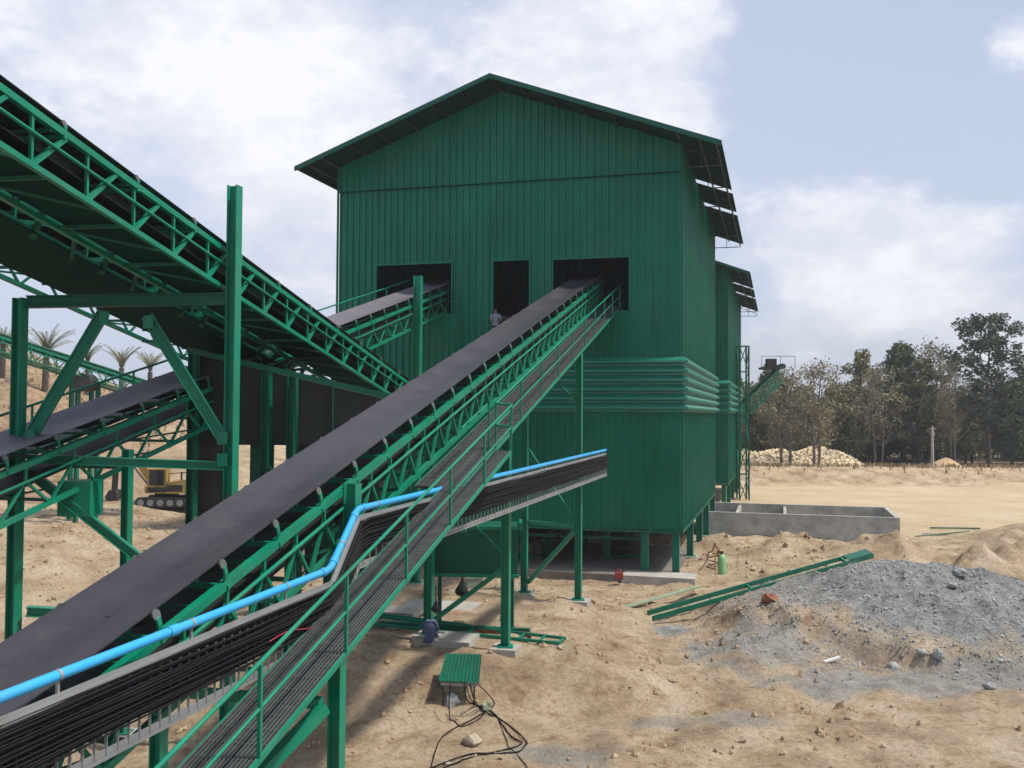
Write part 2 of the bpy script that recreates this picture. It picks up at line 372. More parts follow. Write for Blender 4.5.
    dirt = ramp(no(.55), [(.30, (.32, .23, .15)), (.46, (.50, .385, .26)), (.58, (.61, .49, .345)), (.72, (.70, .60, .46))])
    fine = ramp(no(7.5, 6, .7, 5), [(.3, (.66, .62, .58)), (.5, (.98, .97, .96)), (.7, (1.14, 1.12, 1.1))])
    dirt = mix(1.0, dirt, fine, 'MULTIPLY')
    blot = ramp(no(1.3, 10, .75, 31), [(.36, (.66, .56, .48)), (.45, (.95, .92, .9)), (.52, (1, 1, 1)), (.9, (1.08, 1.08, 1.08))]); dirt = mix(1.0, dirt, blot, 'MULTIPLY')
    spk = ramp(no(30, 3, .6, 11), [(.30, (.45, .40, .36)), (.40, (1, 1, 1)), (.68, (1, 1, 1)), (.74, (1.35, 1.3, 1.25))]); dirt = mix(.7, dirt, spk, 'MULTIPLY')
    gre = ramp(no(2.2, 8, .7, 3), [(.3, (.20, .195, .18)), (.5, (.31, .315, .305)), (.68, (.45, .46, .45))]); 
    gre = mix(.9, gre, ramp(no(16, 5, .75, 8), [(.32, (.5, .5, .5)), (.5, (1, 1, 1)), (.7, (1.35, 1.35, 1.35))]), 'MULTIPLY')
    road = ramp(no(.16, 6, .6, 2), [(.3, (.56, .42, .26)), (.5, (.64, .50, .33)), (.7, (.70, .57, .41))])
    road = mix(.4, road, fine, 'MULTIPLY')
    scrub = ramp(no(.35, 8, .7, 9), [(.35, (.11, .10, .05)), (.5, (.20, .155, .09)), (.65, (.32, .24, .15))])
    hill = ramp(no(.8, 8, .75, 15), [(.35, (.20, .14, .08)), (.5, (.38, .26, .16)), (.65, (.48, .35, .22))])
    c = mix(sp.outputs[2], dirt, scrub); c = mix(va.outputs['Alpha'], c, hill); c = mix(sp.outputs[1], c, road); c = mix(sp.outputs[0], c, gre)
    L(c, p.inputs['Base Color'])
    b1 = N(t, 'ShaderNodeBump'); b1.inputs['Strength'].default_value = .8; b1.inputs['Distance'].default_value = .30; L(no(4, 8, .75, 4), b1.inputs['Height'])
    b2 = N(t, 'ShaderNodeBump'); b2.inputs['Strength'].default_value = .7; b2.inputs['Distance'].default_value = .07; L(no(24, 4, .7, 7), b2.inputs['Height']); L(b1.outputs[0], b2.inputs['Normal'])
    L(b2.outputs[0], p.inputs['Normal'])
    me.materials.append(m)
build_ground()

# ---------------------------------------------------------------- loose stones (nobody could count them)
def stone(mb, x, y, z, r, rnd):
    vs = []
    for p in ((1, 0, 0), (-1, 0, 0), (0, 1, 0), (0, -1, 0), (0, 0, 1), (0, 0, -1)):
        k = r * rnd.uniform(.65, 1.25); vs.append(Vector(p) * k + Vector((rnd.uniform(-.25, .25) * r, rnd.uniform(-.25, .25) * r, 0)))
    q = Matrix.Rotation(rnd.uniform(0, 6.28), 3, 'Z') @ Matrix.Rotation(rnd.uniform(0, 1.5), 3, 'X')
    vs = [q @ v + Vector((x, y, z)) for v in vs]
    mb.add(vs, [(0, 2, 4), (2, 1, 4), (1, 3, 4), (3, 0, 4), (2, 0, 5), (1, 2, 5), (3, 1, 5), (0, 3, 5)])
def scatter():
    rnd = random.Random(3)
    g = MB()
    for i in range(38000):
        a = rnd.uniform(0, 6.283); d = math.sqrt(rnd.random()) * 1.06
        x, y = GP[0] + math.cos(a) * d * 9.8, GP[1] + math.sin(a) * d * 6.9
        
        if x < 12 and rnd.random() > (x - 5.5) / 7: continue
        r = min(.065, .008 / (rnd.random() + .07)) * rnd.uniform(.7, 1.3) if rnd.random() < .5 else rnd.uniform(.015, .035)
        stone(g, x, y, gz(x, y) + r * .2, r, rnd)
    for i in range(600):
        x, y = rnd.gauss(8.4, 1.8), rnd.gauss(31.5, 2.2); r = rnd.uniform(.015, .05)
        stone(g, x, y, gz(x, y) + r * .2, r, rnd)
    o = g.build('gravel', mat('grey_gravel', (.32, .325, .315), .9, var=.4, scale=1.5)); 
    tag(o, 'loose blue grey crushed stone covering the heap in the right foreground', 'gravel', kind='stuff')
    c = MB()
    for i in range(15000):
        x, y = rnd.uniform(-9, 20), 20 + 40 * rnd.random() ** 1.5
        if ((x - GP[0]) / 9.8) ** 2 + ((y - GP[1]) / 6.9) ** 2 < .85: continue
        if fb(x, y, .35, 3) + rnd.uniform(-.3, .3) < -.02: continue
        r = min(.13, .009 / (rnd.random() + .06)) * (1.0 if y < 45 else 1.6); stone(c, x, y, gz(x, y) + r * .15, r, rnd)
    for i in range(1500):
        x, y = rnd.uniform(-30, -8), rnd.uniform(36, 60); r = rnd.uniform(.03, .12); stone(c, x, y, gz(x, y) + r * .1, r, rnd)
    o = c.build('clods', mat('dirt_clods', (.36, .26, .17), .95, var=.5, scale=4))
    tag(o, 'small brown dirt clods and pebbles strewn over the yard', 'pebbles', kind='stuff')
scatter()

# ---------------------------------------------------------------- corrugated sheet halls
U = Vector((.2714, .9625, 0)); V = Vector((.9625, -.2714, 0))
def clad(mb, P, n, L, zb, ztop, holes=(), per=.333, dep=.035, off=0.0, rib=(.74, .78, .92, .96)):
    """ribbed sheet along P(t); n outward normal; holes (t0,t1,z0,z1)"""
    ts = set([0.0, L]); k = 0
    while k * per < L:
        for f in rib:
            if k * per + f * per < L: ts.add(round(k * per + f * per, 4))
        k += 1
    for h in holes: ts.add(h[0]); ts.add(h[1])
    ts = sorted(ts)
    def d(t):
        f = (t / per) % 1.0
        if f < rib[0] - 1e-3: return 0
        if f < rib[1] - 1e-3: return dep * (f - rib[0]) / (rib[1] - rib[0])
        if f <= rib[2] + 1e-3: return dep
        if f < rib[3]: return dep * (rib[3] - f) / (rib[3] - rib[2])
        return 0
    for a, b in zip(ts, ts[1:]):
        if b - a < 1e-4: continue
        m = (a + b) / 2; iv = [(zb, None)]
        hs = sorted([h for h in holes if h[0] - 1e-6 <= m <= h[1] + 1e-6], key=lambda h: h[2])
        segs = []; z = zb
        for h in hs: segs.append((z, z, h[2], h[2])); z = h[3]
        segs.append((z, z, ztop(a), ztop(b)))
        pa = P(a) + n * (d(a) + off); pb = P(b) + n * (d(b) + off)
        for z0a, z0b, z1a, z1b in segs:
            mb.add([(pa.x, pa.y, z0a), (pb.x, pb.y, z0b), (pb.x, pb.y, z1b), (pa.x, pa.y, z1a)], [(0, 1, 2, 3)])

def hall(A, W, D, zb, zpk, zev, over, lou, holes, label, gaps, seam, front_over=1.0, fasc=.20, lov=1.5, louW=None, cat='industrial building'):
    """A: front right corner. W: width of the gable front (to the left), D: depth along U."""
    root = empty('processing_building', (A - V * W / 2 + U * D / 2 + Vector((0, 0, zb))), label, cat)
    slope = (zpk - zev) / (W / 2 + over)
    rz = lambda t: zpk - slope * abs(t - W / 2) - .12
    PF = lambda t: A - V * t; nF = -U
    fw = MB(); clad(fw, PF, nF, W, zb, lambda t: min(seam, rz(t)), holes, per=.36, dep=.10); fw.build('front_wall', M['clad'], root)
    gw = MB(); clad(gw, PF, nF, W, seam - .12, lambda t: rz(t), per=.36, dep=.10, off=.07); gw.build('gable_sheet', M['clad'], root)
    PS = lambda t: A + U * t; nS = V
    t = MB(); a_, b_ = A - U * .13, A - V * W - U * .13; t.bar((a_.x, a_.y, seam - .16), (b_.x, b_.y, seam - .16), .10, .035); t.build('seam_shadow_bar', M['under'], root)  # added dark bar, draws the shadow line under the gable sheet seam
    sw = MB(); clad(sw, PS, nS, D, zb, lambda t: rz(0), per=.36, dep=.10); sw.build('side_wall', M['clad'], root)
    Bk = A - V * W
    lw = MB(); clad(lw, lambda t: Bk + U * t, -V, D, zb, lambda t: rz(W), per=.36, dep=.10); lw.build('side_wall', M['clad'], root)
    bw = MB(); clad(bw, lambda t: A + U * D - V * t, U, W, zb, lambda t: rz(t), per=.36, dep=.10); bw.build('back_wall', M['clad'], root)
    # inner floor
    fl = MB(); fl.box(A - V * W / 2 + U * D / 2 + Vector((0, 0, zb + .1)), (W - .1, D - .1, .2), math.atan2(V.y, V.x)); 
    if holes: fl.box(A - V * W / 2 + U * D / 2 + Vector((0, 0, holes[0][2] - .25)), (W - .1, D - .1, .2), math.atan2(V.y, V.x))
    fl.build('floor', M['dark'], root)
    # corner trims
    for (c, g) in ((A, 1), (Bk, -1)):
        t = MB(); c2 = c - U * .075 + V * g * .075
        t.bar2(Vector((c2.x, c2.y, zb - .05)), Vector((c2.x, c2.y, rz(0) - .02)), V, U, .09, .09); t.build('corner_trim', M['trim'], root)
    t = MB(); t.bar(A - U * .06 + Vector((0, 0, zb - .07)), Bk - U * .06 + Vector((0, 0, zb - .07)), .1, .12); t.bar(A + V * .06 + Vector((0, 0, zb - .07)), A + U * D + V * .06 + Vector((0, 0, zb - .07)), .1, .12)
    t.build('base_channel', M['dgreen'], root)
    # openings
    for h in holes:
        f = MB(); 
        for tt in (h[0] - .04, h[1] + .04): p = PF(tt) + nF * .04; f.bar2(Vector((p.x, p.y, h[2])), Vector((p.x, p.y, h[3])), V, U, .08, .14)
        a = PF(h[0] - .08) + nF * .04; b = PF(h[1] + .08) + nF * .04
        f.bar((a.x, a.y, h[3] + .05), (b.x, b.y, h[3] + .05), .14, .1); f.build('opening_frame', M['clad'], root)
    # louvres
    z1, z0, nl = lou; hh = (z1 - z0) / nl; ob = .38; LW = louVW = louW or W
    for k in range(nl):
        zt = z1 - k * hh; prof = [(.13, zt), (ob, zt - .44 * hh), (ob, zt - .64 * hh), (.13, zt - .80 * hh), (.13, zt - hh * .995)]
        l = MB(); rings = []
        for (o, z) in prof:
            ln = PF(LW) + nF * o; cr_ = A + nF * o + V * o; en = PS(D) + V * o
            rings += [(ln.x, ln.y, z), (cr_.x, cr_.y, z), (en.x, en.y, z)]
        for i in range(len(prof) - 1):
            l.add([rings[3 * i], rings[3 * i + 1], rings[3 * i + 4], rings[3 * i + 3]], [(3, 2, 1, 0)])
            l.add([rings[3 * i + 1], rings[3 * i + 2], rings[3 * i + 5], rings[3 * i + 4]], [(3, 2, 1, 0)])
        for e in (0, 2): l.add([rings[3 * i + e] for i in range(len(prof))], [tuple(range(len(prof)))])
        l.build('louvre', M['lgreen'], root)
    # roof
    def rp(t, s, dz=0): p = A - V * t + U * s; return Vector((p.x, p.y, zpk - slope * abs(t - W / 2) + dz))
    s0, s1 = -front_over, D + .6
    def slab(mb, t0, t1, a, b, th=.05):
        lo = [rp(t0, a, -th), rp(t1, a, -th), rp(t1, b, -th), rp(t0, b, -th)]; hi = [rp(t0, a), rp(t1, a), rp(t1, b), rp(t0, b)]
        mb.hexa(lo, hi) if t0 > t1 else mb.hexa([lo[i] for i in (1, 0, 3, 2)], [hi[i] for i in (1, 0, 3, 2)])
    roof = MB(); slab(roof, W / 2, .0, s0, s1); slab(roof, W + lov, W / 2, s0, s1)
    cuts = [s0] + [q for g in gaps for q in g] + [s1]
    for a, b in zip(cuts[::2], cuts[1::2]): slab(roof, 0.0, -over, a, b)
    ro = roof.build('roof', M['under'], root)
    fa = MB()
    for a, b in ((W + lov, W / 2), (W / 2, -over)):
        fa.hexa(*[[rp(a, s0 - x, -fasc), rp(b, s0 - x, -fasc), rp(b, s0 - x, .04), rp(a, s0 - x, .04)] for x in (0.003, .07)])
    fa.build('fascia', M['trim'], ro)
    pu = MB(); 
    for t in [-over + .25, -over * .5] + [W * i / 12 for i in range(0, 13)] + [W + lov * .5, W + lov - .15]:
        pu.bar(rp(t, s0 + .02, -.13), rp(t, s1, -.13), .07, .15)
    pu.build('purlin', M['dark'], ro)
    s = .1
    while s < D + .8:
        p0 = rp(0, s, -.3); p1 = rp(-over + .15, s, -.3); low = Vector((p0.x, p0.y, p1.z - .25)); q = Vector((p1.x, p1.y, p1.z - .25))
        br = MB(); br.bar(low, q, .05, .05); br.bar(p0, p1, .05, .05); br.bar(p1 + Vector((0, 0, -.0)), q, .05, .05); m_ = (low + q) / 2; br.bar(m_, Vector((m_.x, m_.y, (p0.z + p1.z) / 2)), .04, .04); s += 4.6; br.build('eave_bracket', M['dark'], root)
    return root, PF, PS

A1 = Vector((8.09, 45.5, 0))
zb1 = 2.33
def tof(px):    # distance along the front (from right corner) seen at column px
    r = (px - 512) / F; return (A1.x - r * A1.y) / (V.x - r * V.y)
H1 = [(round(tof(629), 3), round(tof(553), 3), 12.95, 15.55), (round(tof(529), 3), round(tof(493), 3), 11.75, 15.60), (round(tof(451), 3), round(tof(376), 3), 13.0, 15.60)]
b1, PF1, PS1 = hall(A1, 18.0, 24.0, zb1, 24.42, 20.32, 2.05, (10.67, 8.0, 6), H1,
     'tall green corrugated hall with three dark openings that the belts run into', [(7.3, 8.4), (13.3, 14.5)], 19.75, louW=9.6, front_over=2.2)
# low doorway and wing details on lower front
A2 = Vector((17.3, 76.5, 0))
b2, PF2, PS2 = hall(A2, 18.0, 27.0, 2.33, 23.2, 19.1, 1.9, (10.67, 8.0, 5), [], 'second green corrugated hall standing behind the tall one, its louvres lower', [(8, 9.2), (15, 16.4)], 18.2, louW=6, front_over=1.6)
def legs(root, A, spots, zt, wd=.34):
    for (t, s) in spots:
        p = A - V * t + U * s; z = gz(p.x, p.y); m = MB(); m.hcol((p.x, p.y, z + .12), (p.x, p.y, zt), wd, wd, side=V)
        m.box((p.x, p.y, z + .14), (.55, .55, .04)); c = m.build('leg', M['green'], root)
        f = MB(); f.box((p.x, p.y, z - .1), (.95, .95, .44), math.atan2(V.y, V.x)); f.build('footing', M['conc'], c)
legs(b1, A1, [(.25, .25), (1.75, .3), (.1, 6.0), (.1, 12), (.1, 17.5), (.1, 23.5), (6.2, 8), (4.6, 16), (10, 8), (11.5, 12), (6.5, 23.5), (13.5, .4), (9.5, 16), (12, 23.5), (17.6, .4), (17.6, 12), (17.6, 23.5), (2.5, 23.5), (4.2, 3.5), (7.6, 4.5), (9.4, 2.0), (3.4, 12), (7.0, 13), (11.5, 5)], zb1 - .13)
legs(b2, A2, [(.25, .25), (6, .3), (12, .3), (17, .3), (.2, 6.5), (.2, 13), (.2, 20), (.2, 26.5)], 2.2)
# steelwork and hoppers under the tall hall
for s in (1.0, 8, 16): 
    for t0, t1 in ((1.8, 6.1), (6.3, 9.9)): m = MB(); a = A1 - V * t0 + U * s; b = A1 - V * t1 + U * s; m.bar((a.x, a.y, 1.75), (b.x, b.y, 1.75), .12, .16); m.build('cross_beam', M['dgreen'], b1)
for t, s in ((9.0, 5), (13, 5), (9, 12)):
    c = A1 - V * t + U * s; h = MB()
    for i, (r0, z0, r1, z1) in enumerate(((1.7, 2.3, 1.7, 1.9), (1.7, 1.9, .5, .75))):
        lo = [(c.x + r1 * a, c.y + r1 * b, z1) for a, b in ((-1, -1), (1, -1), (1, 1), (-1, 1))]; hi = [(c.x + r0 * a, c.y + r0 * b, z0) for a, b in ((-1, -1), (1, -1), (1, 1), (-1, 1))]
        h.hexa(lo, hi)
    h.build('discharge_hopper', M['dark'], b1)
for t, s_, lab, mt in ((3.4, 4.5, 'pump unit standing on the slab behind the front leg of the tall hall', 'dark'), (8.3, 2.5, 'dark drum shaped pump deeper in the shade under the tall hall', 'rust'), (5.6, 13, 'pump motor standing far back under the tall hall', 'dark')):
    p = A1 - V * t + U * s_; z0 = .36; pu_ = empty('pump', Vector((p.x, p.y, z0)), lab, 'pump'); m = MB(); m.tube([(p.x - .6, p.y, z0 + .45), (p.x + .3, p.y, z0 + .45)], .3, 14); m.build('motor', M[mt], pu_)
    m = MB(); m.tube([(p.x + .42, p.y - .18, z0 + .45), (p.x + .42, p.y + .18, z0 + .45)], .42, 16); m.tube([(p.x + .42, p.y, z0 + .8), (p.x + .42, p.y, z0 + 1.3)], .12, 10); m.build('volute', M['dark'], pu_); m = MB(); m.box((p.x, p.y, z0 + .05), (1.6, .7, .1)); m.build('base_frame', M['dgreen'], pu_)
# foundation slab
m = MB(); c = A1 - V * 7.0 + U * 4.0
m.box((c.x, c.y, -.15), (13.5, 10.5, .95), math.atan2(V.y, V.x)); o = m.build('foundation_slab', mat('stained_slab', (.16, .145, .13), .9, var=.3, bump=.3, dirt=(.28, .21, .15), dirt_amt=.8)); tag(o, kind='structure')
m = MB(); c = A1 - V * .9 + U * -.7; m.box((c.x, c.y, .1), (3.4, 1.6, .5), math.atan2(V.y, V.x)); o = m.build('plinth', M['conc']); tag(o, kind='structure')

# ---------------------------------------------------------------- conveyors
class Frame:
    def __init__(s, az, b0, slope):
        s.h = Vector((math.sin(R(az)), math.cos(R(az)), 0)); s.n = Vector((s.h.y, -s.h.x, 0)); s.b0 = b0; s.sl = slope
        s.rot = Matrix((s.n, (s.h + Vector((0, 0, slope))).normalized(), s.n.cross((s.h + Vector((0, 0, slope))).normalized()))).transposed()
    def P(s, a, q, h=0): return s.n * a + s.h * q + Vector((0, 0, HC + s.b0 + s.sl * q + h))
def inst(me, name, loc, rot, parent):
    o = bpy.data.objects.new(name, me); col.objects.link(o); o.parent = parent
    o.matrix_basis = Matrix.Translation(loc - wpos(parent)) @ rot.to_4x4(); return o
def truss(root, fr, a, s0, s1, htop, hbot, hmid=None, step=1.5, chord=.12, web=.055, name='side_truss', twin=True):
    m = MB()
    m.bar(fr.P(a, s0, htop), fr.P(a, s1, htop), chord, chord); m.bar(fr.P(a, s0, hbot), fr.P(a, s1, hbot), chord * .85, chord * .85)
    wt = htop
    if hmid is not None:
        wt = hmid; s = s0
        m.tube([fr.P(a + .07, s0, hmid), fr.P(a + .07, s1, hmid)], .035, 6)
    q = s0; k = 0
    while q + step <= s1 + .01:
        if twin:      # W bracing
            m.bar(fr.P(a, q, hbot), fr.P(a, q + step / 2, wt), web, web); m.bar(fr.P(a, q + step / 2, wt), fr.P(a, q + step, hbot), web, web)
            m.bar(fr.P(a, q + step / 2, wt), fr.P(a, q + step / 2, htop), web, web)
        else:
            m.bar(fr.P(a, q, hbot), fr.P(a, q, htop), web, web); m.bar(fr.P(a, q, hbot), fr.P(a, q + step * .62, htop), web * 1.5, web * 1.5)
        q += step
    return m.build(name, M['green'], root)
IDL = {}
def idler_mesh(W, drop, bracket_dark=False):
    key = (W, drop)
    if key in IDL: return IDL[key]
    b = MB(); x = W / 2
    b.box((0, 0, -drop), (W + .2, .07, .07))
    for g in (-1, 1):
        pts = [(g * (x + .02), 0, -drop), (g * (x + .07), 0, -drop * .5), (g * (x + .06), 0, -.10), (g * (x + .0), 0, -.045)]
        for p, q in zip(pts, pts[1:]): b.bar(p, q, .07, .028, up=(0, 1, 0)) if False else b.bar(p, q, .028, .075, up=(0, 1, 0))
        b.bar((g * x * .38, 0, -drop), (g * x * .38, 0, -.2), .05, .05)
    r = MB(); c = MB(); za = -.055
    r.tube([(-x * .36, 0, -.19), (x * .36, 0, -.19)], .08, 12)
    ends = []
    for g in (-1, 1):
        p, q = Vector((g * x * .42, 0, -.185)), Vector((g * (x + .03), 0, za)); r.tube([p, q], .08, 12)
        d = (q - p).normalized(); c.tube([q + d * .002, q + d * .02], .074, 12)
    IDL[key] = (b.mesh('idler', M['green']), r.mesh('roller', M['roller']), c.mesh('roller_cap', M['cap'])); return IDL[key]
def conveyor(name, label, az, aR, W, b0, slope, s0, s1, trs, drop, sp, ph, belt='belt', group=None, walkroot=None, sides=(1, 1)):
    fr = Frame(az, b0, slope); aL = aR - W; c = fr.P((aR + aL) / 2, (s0 + s1) / 2); root = empty(name, Vector((c.x, c.y, gz(c.x, c.y))), label, 'belt conveyor', group)
    b = MB(); n = 8; prof = []
    for i in range(n + 1):
        u = -1 + 2 * i / n; prof.append((u * W / 2, -.13 * (1 - min(1, abs(u) / .9) ** 1.6)))
    ac = (aR + aL) / 2; K = 60; th = .02
    for lay in (0, 1):
        vs = []; fs = []
        for k in range(K + 1):
            q = s0 + (s1 - s0) * k / K
            for (x, z) in prof: vs.append(fr.P(ac + x, q, z - lay * th))
        for k in range(K):
            for i in range(n):
                f = (k * (n + 1) + i, k * (n + 1) + i + 1, (k + 1) * (n + 1) + i + 1, (k + 1) * (n + 1) + i); fs.append(f if lay == 0 else f[::-1])
        b.add(vs, fs, True)
    for x, fl in ((-W / 2, 0), (W / 2, 1)):
        b.add([fr.P(ac + x, s0, 0), fr.P(ac + x, s1, 0), fr.P(ac + x, s1, -th), fr.P(ac + x, s0, -th)], [(0, 1, 2, 3)] if fl == 0 else [(3, 2, 1, 0)])
    b.build('belt', M[belt], root)
    r = MB(); r.bar(fr.P(ac, s0, -drop - .5), fr.P(ac, s1, -drop - .5), W * .95, .02); r.build('return_belt', M['rubber'], root)
    for a, ht, hb, hm, st, tw in trs: truss(root, fr, a, s0, s1, ht, hb, hm, st, twin=tw)
    # cross members
    x = MB(); q = s0 + .4; aa = [t[0] for t in trs]
    while q < s1:
        x.bar(fr.P(min(aa), q, trs[0][2]), fr.P(max(aa), q, trs[0][2]), .07, .07); x.bar(fr.P(min(aa), q, trs[0][1] - .09), fr.P(max(aa), q, trs[0][1] - .09), .06, .06)
        x.bar(fr.P(min(aa), q, trs[0][2] - .02), fr.P(max(aa), q + 1.5, trs[0][2] - .02), .045, .045); q += 1.5 if st < 1.2 else 2.35
    x.build('cross_member', M['dgreen'], root)
    im, rm, cm = idler_mesh(W, drop)
    q = ph
    while q < s0: q += sp
    while q < s1 - .2:
        o = inst(im, 'idler', fr.P(ac, q, -.01), fr.rot, root); ro = bpy.data.objects.new('roller', rm); col.objects.link(ro); ro.parent = o
        ca = bpy.data.objects.new('roller_cap', cm); col.objects.link(ca); ca.parent = o; q += sp
    # head and tail drums
    for q in (s0, s1): 
        d = MB(); d.tube([fr.P(aL - .05, q, -.33), fr.P(aR + .05, q, -.33)], .30, 18); d.build('end_drum', M['dark'], root)
    return root, fr
def rail(root, fr, a, s0, s1, hd, hr=1.1, sp=2.45, ph=None, mid=True, r=.028):
    m = MB(); m.tube([fr.P(a, s0, hd + hr), fr.P(a, s1, hd + hr)], r, 8)
    if mid: m.tube([fr.P(a, s0, hd + hr * .52), fr.P(a, s1, hd + hr * .52)], r * .8, 8)
    q = s0
    while q <= s1 + .01: m.bar(fr.P(a, q, hd - .05), fr.P(a, q, hd + hr), .045, .045); q += sp
    return m.build('handrail', M['green'], root)
def deck(root, fr, a0, a1, s0, s1, hd, nb=16):
    m = MB(); m.bar(fr.P((a0 + a1) / 2, s0, hd - .03), fr.P((a0 + a1) / 2, s1, hd - .03), abs(a1 - a0), .012)
    d = m.build('walkway_deck', M['deck'], root)
    g = MB()
    for i in range(nb): a = a0 + (a1 - a0) * (i + .5) / nb; g.bar(fr.P(a, s0, hd), fr.P(a, s1, hd), .02, .028)
    q = s0
    while q < s1: g.bar(fr.P(a0, q, hd - .004), fr.P(a1, q, hd - .004), .02, .02); q += .3
    for i in range(nb): a = a0 + (a1 - a0) * (i + .5) / nb; g.bar(fr.P(a, s0, hd - .055), fr.P(a, s1, hd - .055), .016, .028)
    g.build('grating', M['grate'], d)
    for a in (a0, a1): e = MB(); e.bar(fr.P(a, s0, hd - .02), fr.P(a, s1, hd - .02), .04, .07 if a == a1 else .04); e.build('edge_angle', M['green'], root)
def bent(root, pts, foot=True, wd=.3, side=(1, 0, 0), ftop=None):
    """support columns: pts = list of (x,y,ztop)"""
    for x, y, zt in pts:
        z = gz(x, y); m = MB(); m.hcol((x, y, z + .08), (x, y, zt), wd, wd, side=side); m.box((x, y, z + .14), (wd + .2, wd + .2, .03)); c = m.build('support_column', M['green'], root)
        f = MB(); f.box((x, y, z - .12), (.8, .8, .48), R(-15)); f.build('footing', M['conc'], c)

# main near conveyor
c1, f1 = conveyor('belt_conveyor', 'long near conveyor, wide black belt climbing from the bottom left into the right opening', 13.5, -6.95, 1.3, -5.0, .2508, 2.0, 49.5,
    [(-6.93, -.38, -1.36, -.66, 1.05, True), (-8.27, -.38, -1.36, -.66, 1.05, True)], .38, 1.52, 10.3)
HD = -1.5
deck(c1, f1, -6.22, -5.37, 4.0, 22.3, HD); deck(c1, f1, -6.86, -5.78, 19.6, 49.2, HD)
rail(c1, f1, -5.37, 5.15, 22.35, HD, sp=2.45); rail(c1, f1, -5.80, 22.5, 49.0, HD, sp=2.72)
m = MB()
for h in (1.1, .57): m.tube([f1.P(-5.37, 22.35, HD + h), f1.P(-5.80, 22.5, HD + h)], .028, 8)
m.tube([f1.P(-6.0, 20.2, HD + 1.1), f1.P(-6.0, 22.4, HD + 1.1)], .024, 6); m.bar(f1.P(-5.95, 22.4, HD), f1.P(-5.95, 22.4, HD + 1.1), .045, .045)
m.build('handrail', M['green'], c1)
def cb(a, s, h): p = f1.P(a, s, h); return (p.x, p.y, p.z)
bent(c1, [cb(-5.9, 35.4, HD - .1), cb(-8.2, 36.4, -1.4)], side=V, wd=.24)
bent(c1, [cb(-6.68, 27.2, HD - .1)], side=V, wd=.24)
_l = at(429, 600, 29.2); bent(c1, [(_l.x, _l.y, 8.0)], side=V, wd=.26)
bent(c1, [cb(-5.5, 12.5, HD - .1), cb(-8.3, 12.5, -1.4)], side=V, wd=.19)
m = MB(); m.hcol(f1.P(-6.74, 15.9, -1.5), f1.P(-6.74, 15.9, -.26), .26, .24, side=V); m.build('stub_post', M['green'], c1)
bent(c1, [cb(-5.6, 5.0, HD - .1), cb(-8.3, 5.0, -1.4)], side=V, wd=.27)
def brace(root, p, q, a, b): m = MB(); m.bar(p, q, a, b); m.build('brace', M['green'], root)
brace(c1, f1.P(-5.6, 12.2, HD - .55), f1.P(-8.3, 12.2, HD - .55), .14, .14); brace(c1, f1.P(-5.55, 12.2, HD - .6), f1.P(-6.9, 9.4, HD - 1.7), .16, .16)
pa = Vector(cb(-6.68, 27.2, 0)); pb = Vector((_l.x, _l.y, 0)); g1 = gz(pa.x, pa.y); g2 = gz(pb.x, pb.y)
brace(c1, (pa.x - .12, pa.y, g1 + 2.35), (pb.x + .1, pb.y, g2 + .5), .13, .13); brace(c1, (pa.x - .1, pa.y - .15, g1 + 2.9), (pb.x + .4, pb.y - .3, g2 + 4.4), .05, .05); brace(c1, (pa.x - .1, pa.y, 7.9), (pb.x, pb.y, 7.9), .14, .18)
pa = Vector(cb(-5.9, 35.4, 0)); pb = Vector(cb(-8.2, 36.4, 0)); g1 = gz(pa.x, pa.y); g2 = gz(pb.x, pb.y)
for a, b, w_ in ((2.7, .5, .15), (2.85, 2.85, .14), (3.1, 5.7, .05), (7.6, 9.4, .05)): brace(c1, (pa.x - .12, pa.y, g1 + a), (pb.x + .15, pb.y, g2 + b), w_, w_)

# second conveyor, parallel, into the left opening
c5, f5 = conveyor('belt_conveyor', 'farther conveyor with greyish belt passing behind the dark hopper into the left opening', 13.5, -14.75, 1.6, -5.08, .2508, 6.0, 53.0,
    [(-14.75, -.40, -1.45, -.75, 1.5, True), (-16.4, -.40, -1.45, -.75, 1.5, True)], .38, 1.52, 9.0, belt='beltback')
rail(c5, f5, -16.95, 8, 47.5, -.75, hr=.95, sp=4.0, mid=False, r=.035); 
m = MB(); m.bar(f5.P(-16.6, 8, -.8), f5.P(-16.6, 47.5, -.8), .7, .04); m.build('walkway_deck', M['deck'], c5)
def c5p(a, s, h): p = f5.P(a, s, h); return (p.x, p.y, p.z)
bent(c5, [c5p(-14.45, 41.5, 1.0), c5p(-16.4, 41.5, -1.4), c5p(-16.4, 31, -1.4)], side=V, wd=.34)
bent(c5, [c5p(-14.6, 20.5, -1.0)], side=V, wd=.2)
m = MB(); p = f5.P(-14.9, 19.2, -1.75); m.box(p, (.75, .7, .8)); m.build('counterweight_box', M['green'], c5)

# descending overhead conveyors upper left
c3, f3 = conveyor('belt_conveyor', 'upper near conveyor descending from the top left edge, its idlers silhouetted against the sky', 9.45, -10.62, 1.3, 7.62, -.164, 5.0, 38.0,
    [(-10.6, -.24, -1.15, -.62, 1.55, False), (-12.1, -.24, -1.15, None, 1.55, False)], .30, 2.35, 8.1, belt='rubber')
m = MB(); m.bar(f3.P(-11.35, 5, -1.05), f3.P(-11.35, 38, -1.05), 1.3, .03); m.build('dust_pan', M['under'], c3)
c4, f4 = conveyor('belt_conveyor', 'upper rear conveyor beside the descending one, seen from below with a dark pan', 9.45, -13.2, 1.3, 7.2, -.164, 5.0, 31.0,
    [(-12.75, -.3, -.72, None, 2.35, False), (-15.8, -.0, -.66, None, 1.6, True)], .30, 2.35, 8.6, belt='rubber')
m = MB(); m.bar(f4.P(-13.7, 5, -.8), f4.P(-13.7, 31, -.8), 2.15, .03); m.build('dust_pan', M['under'], c4)
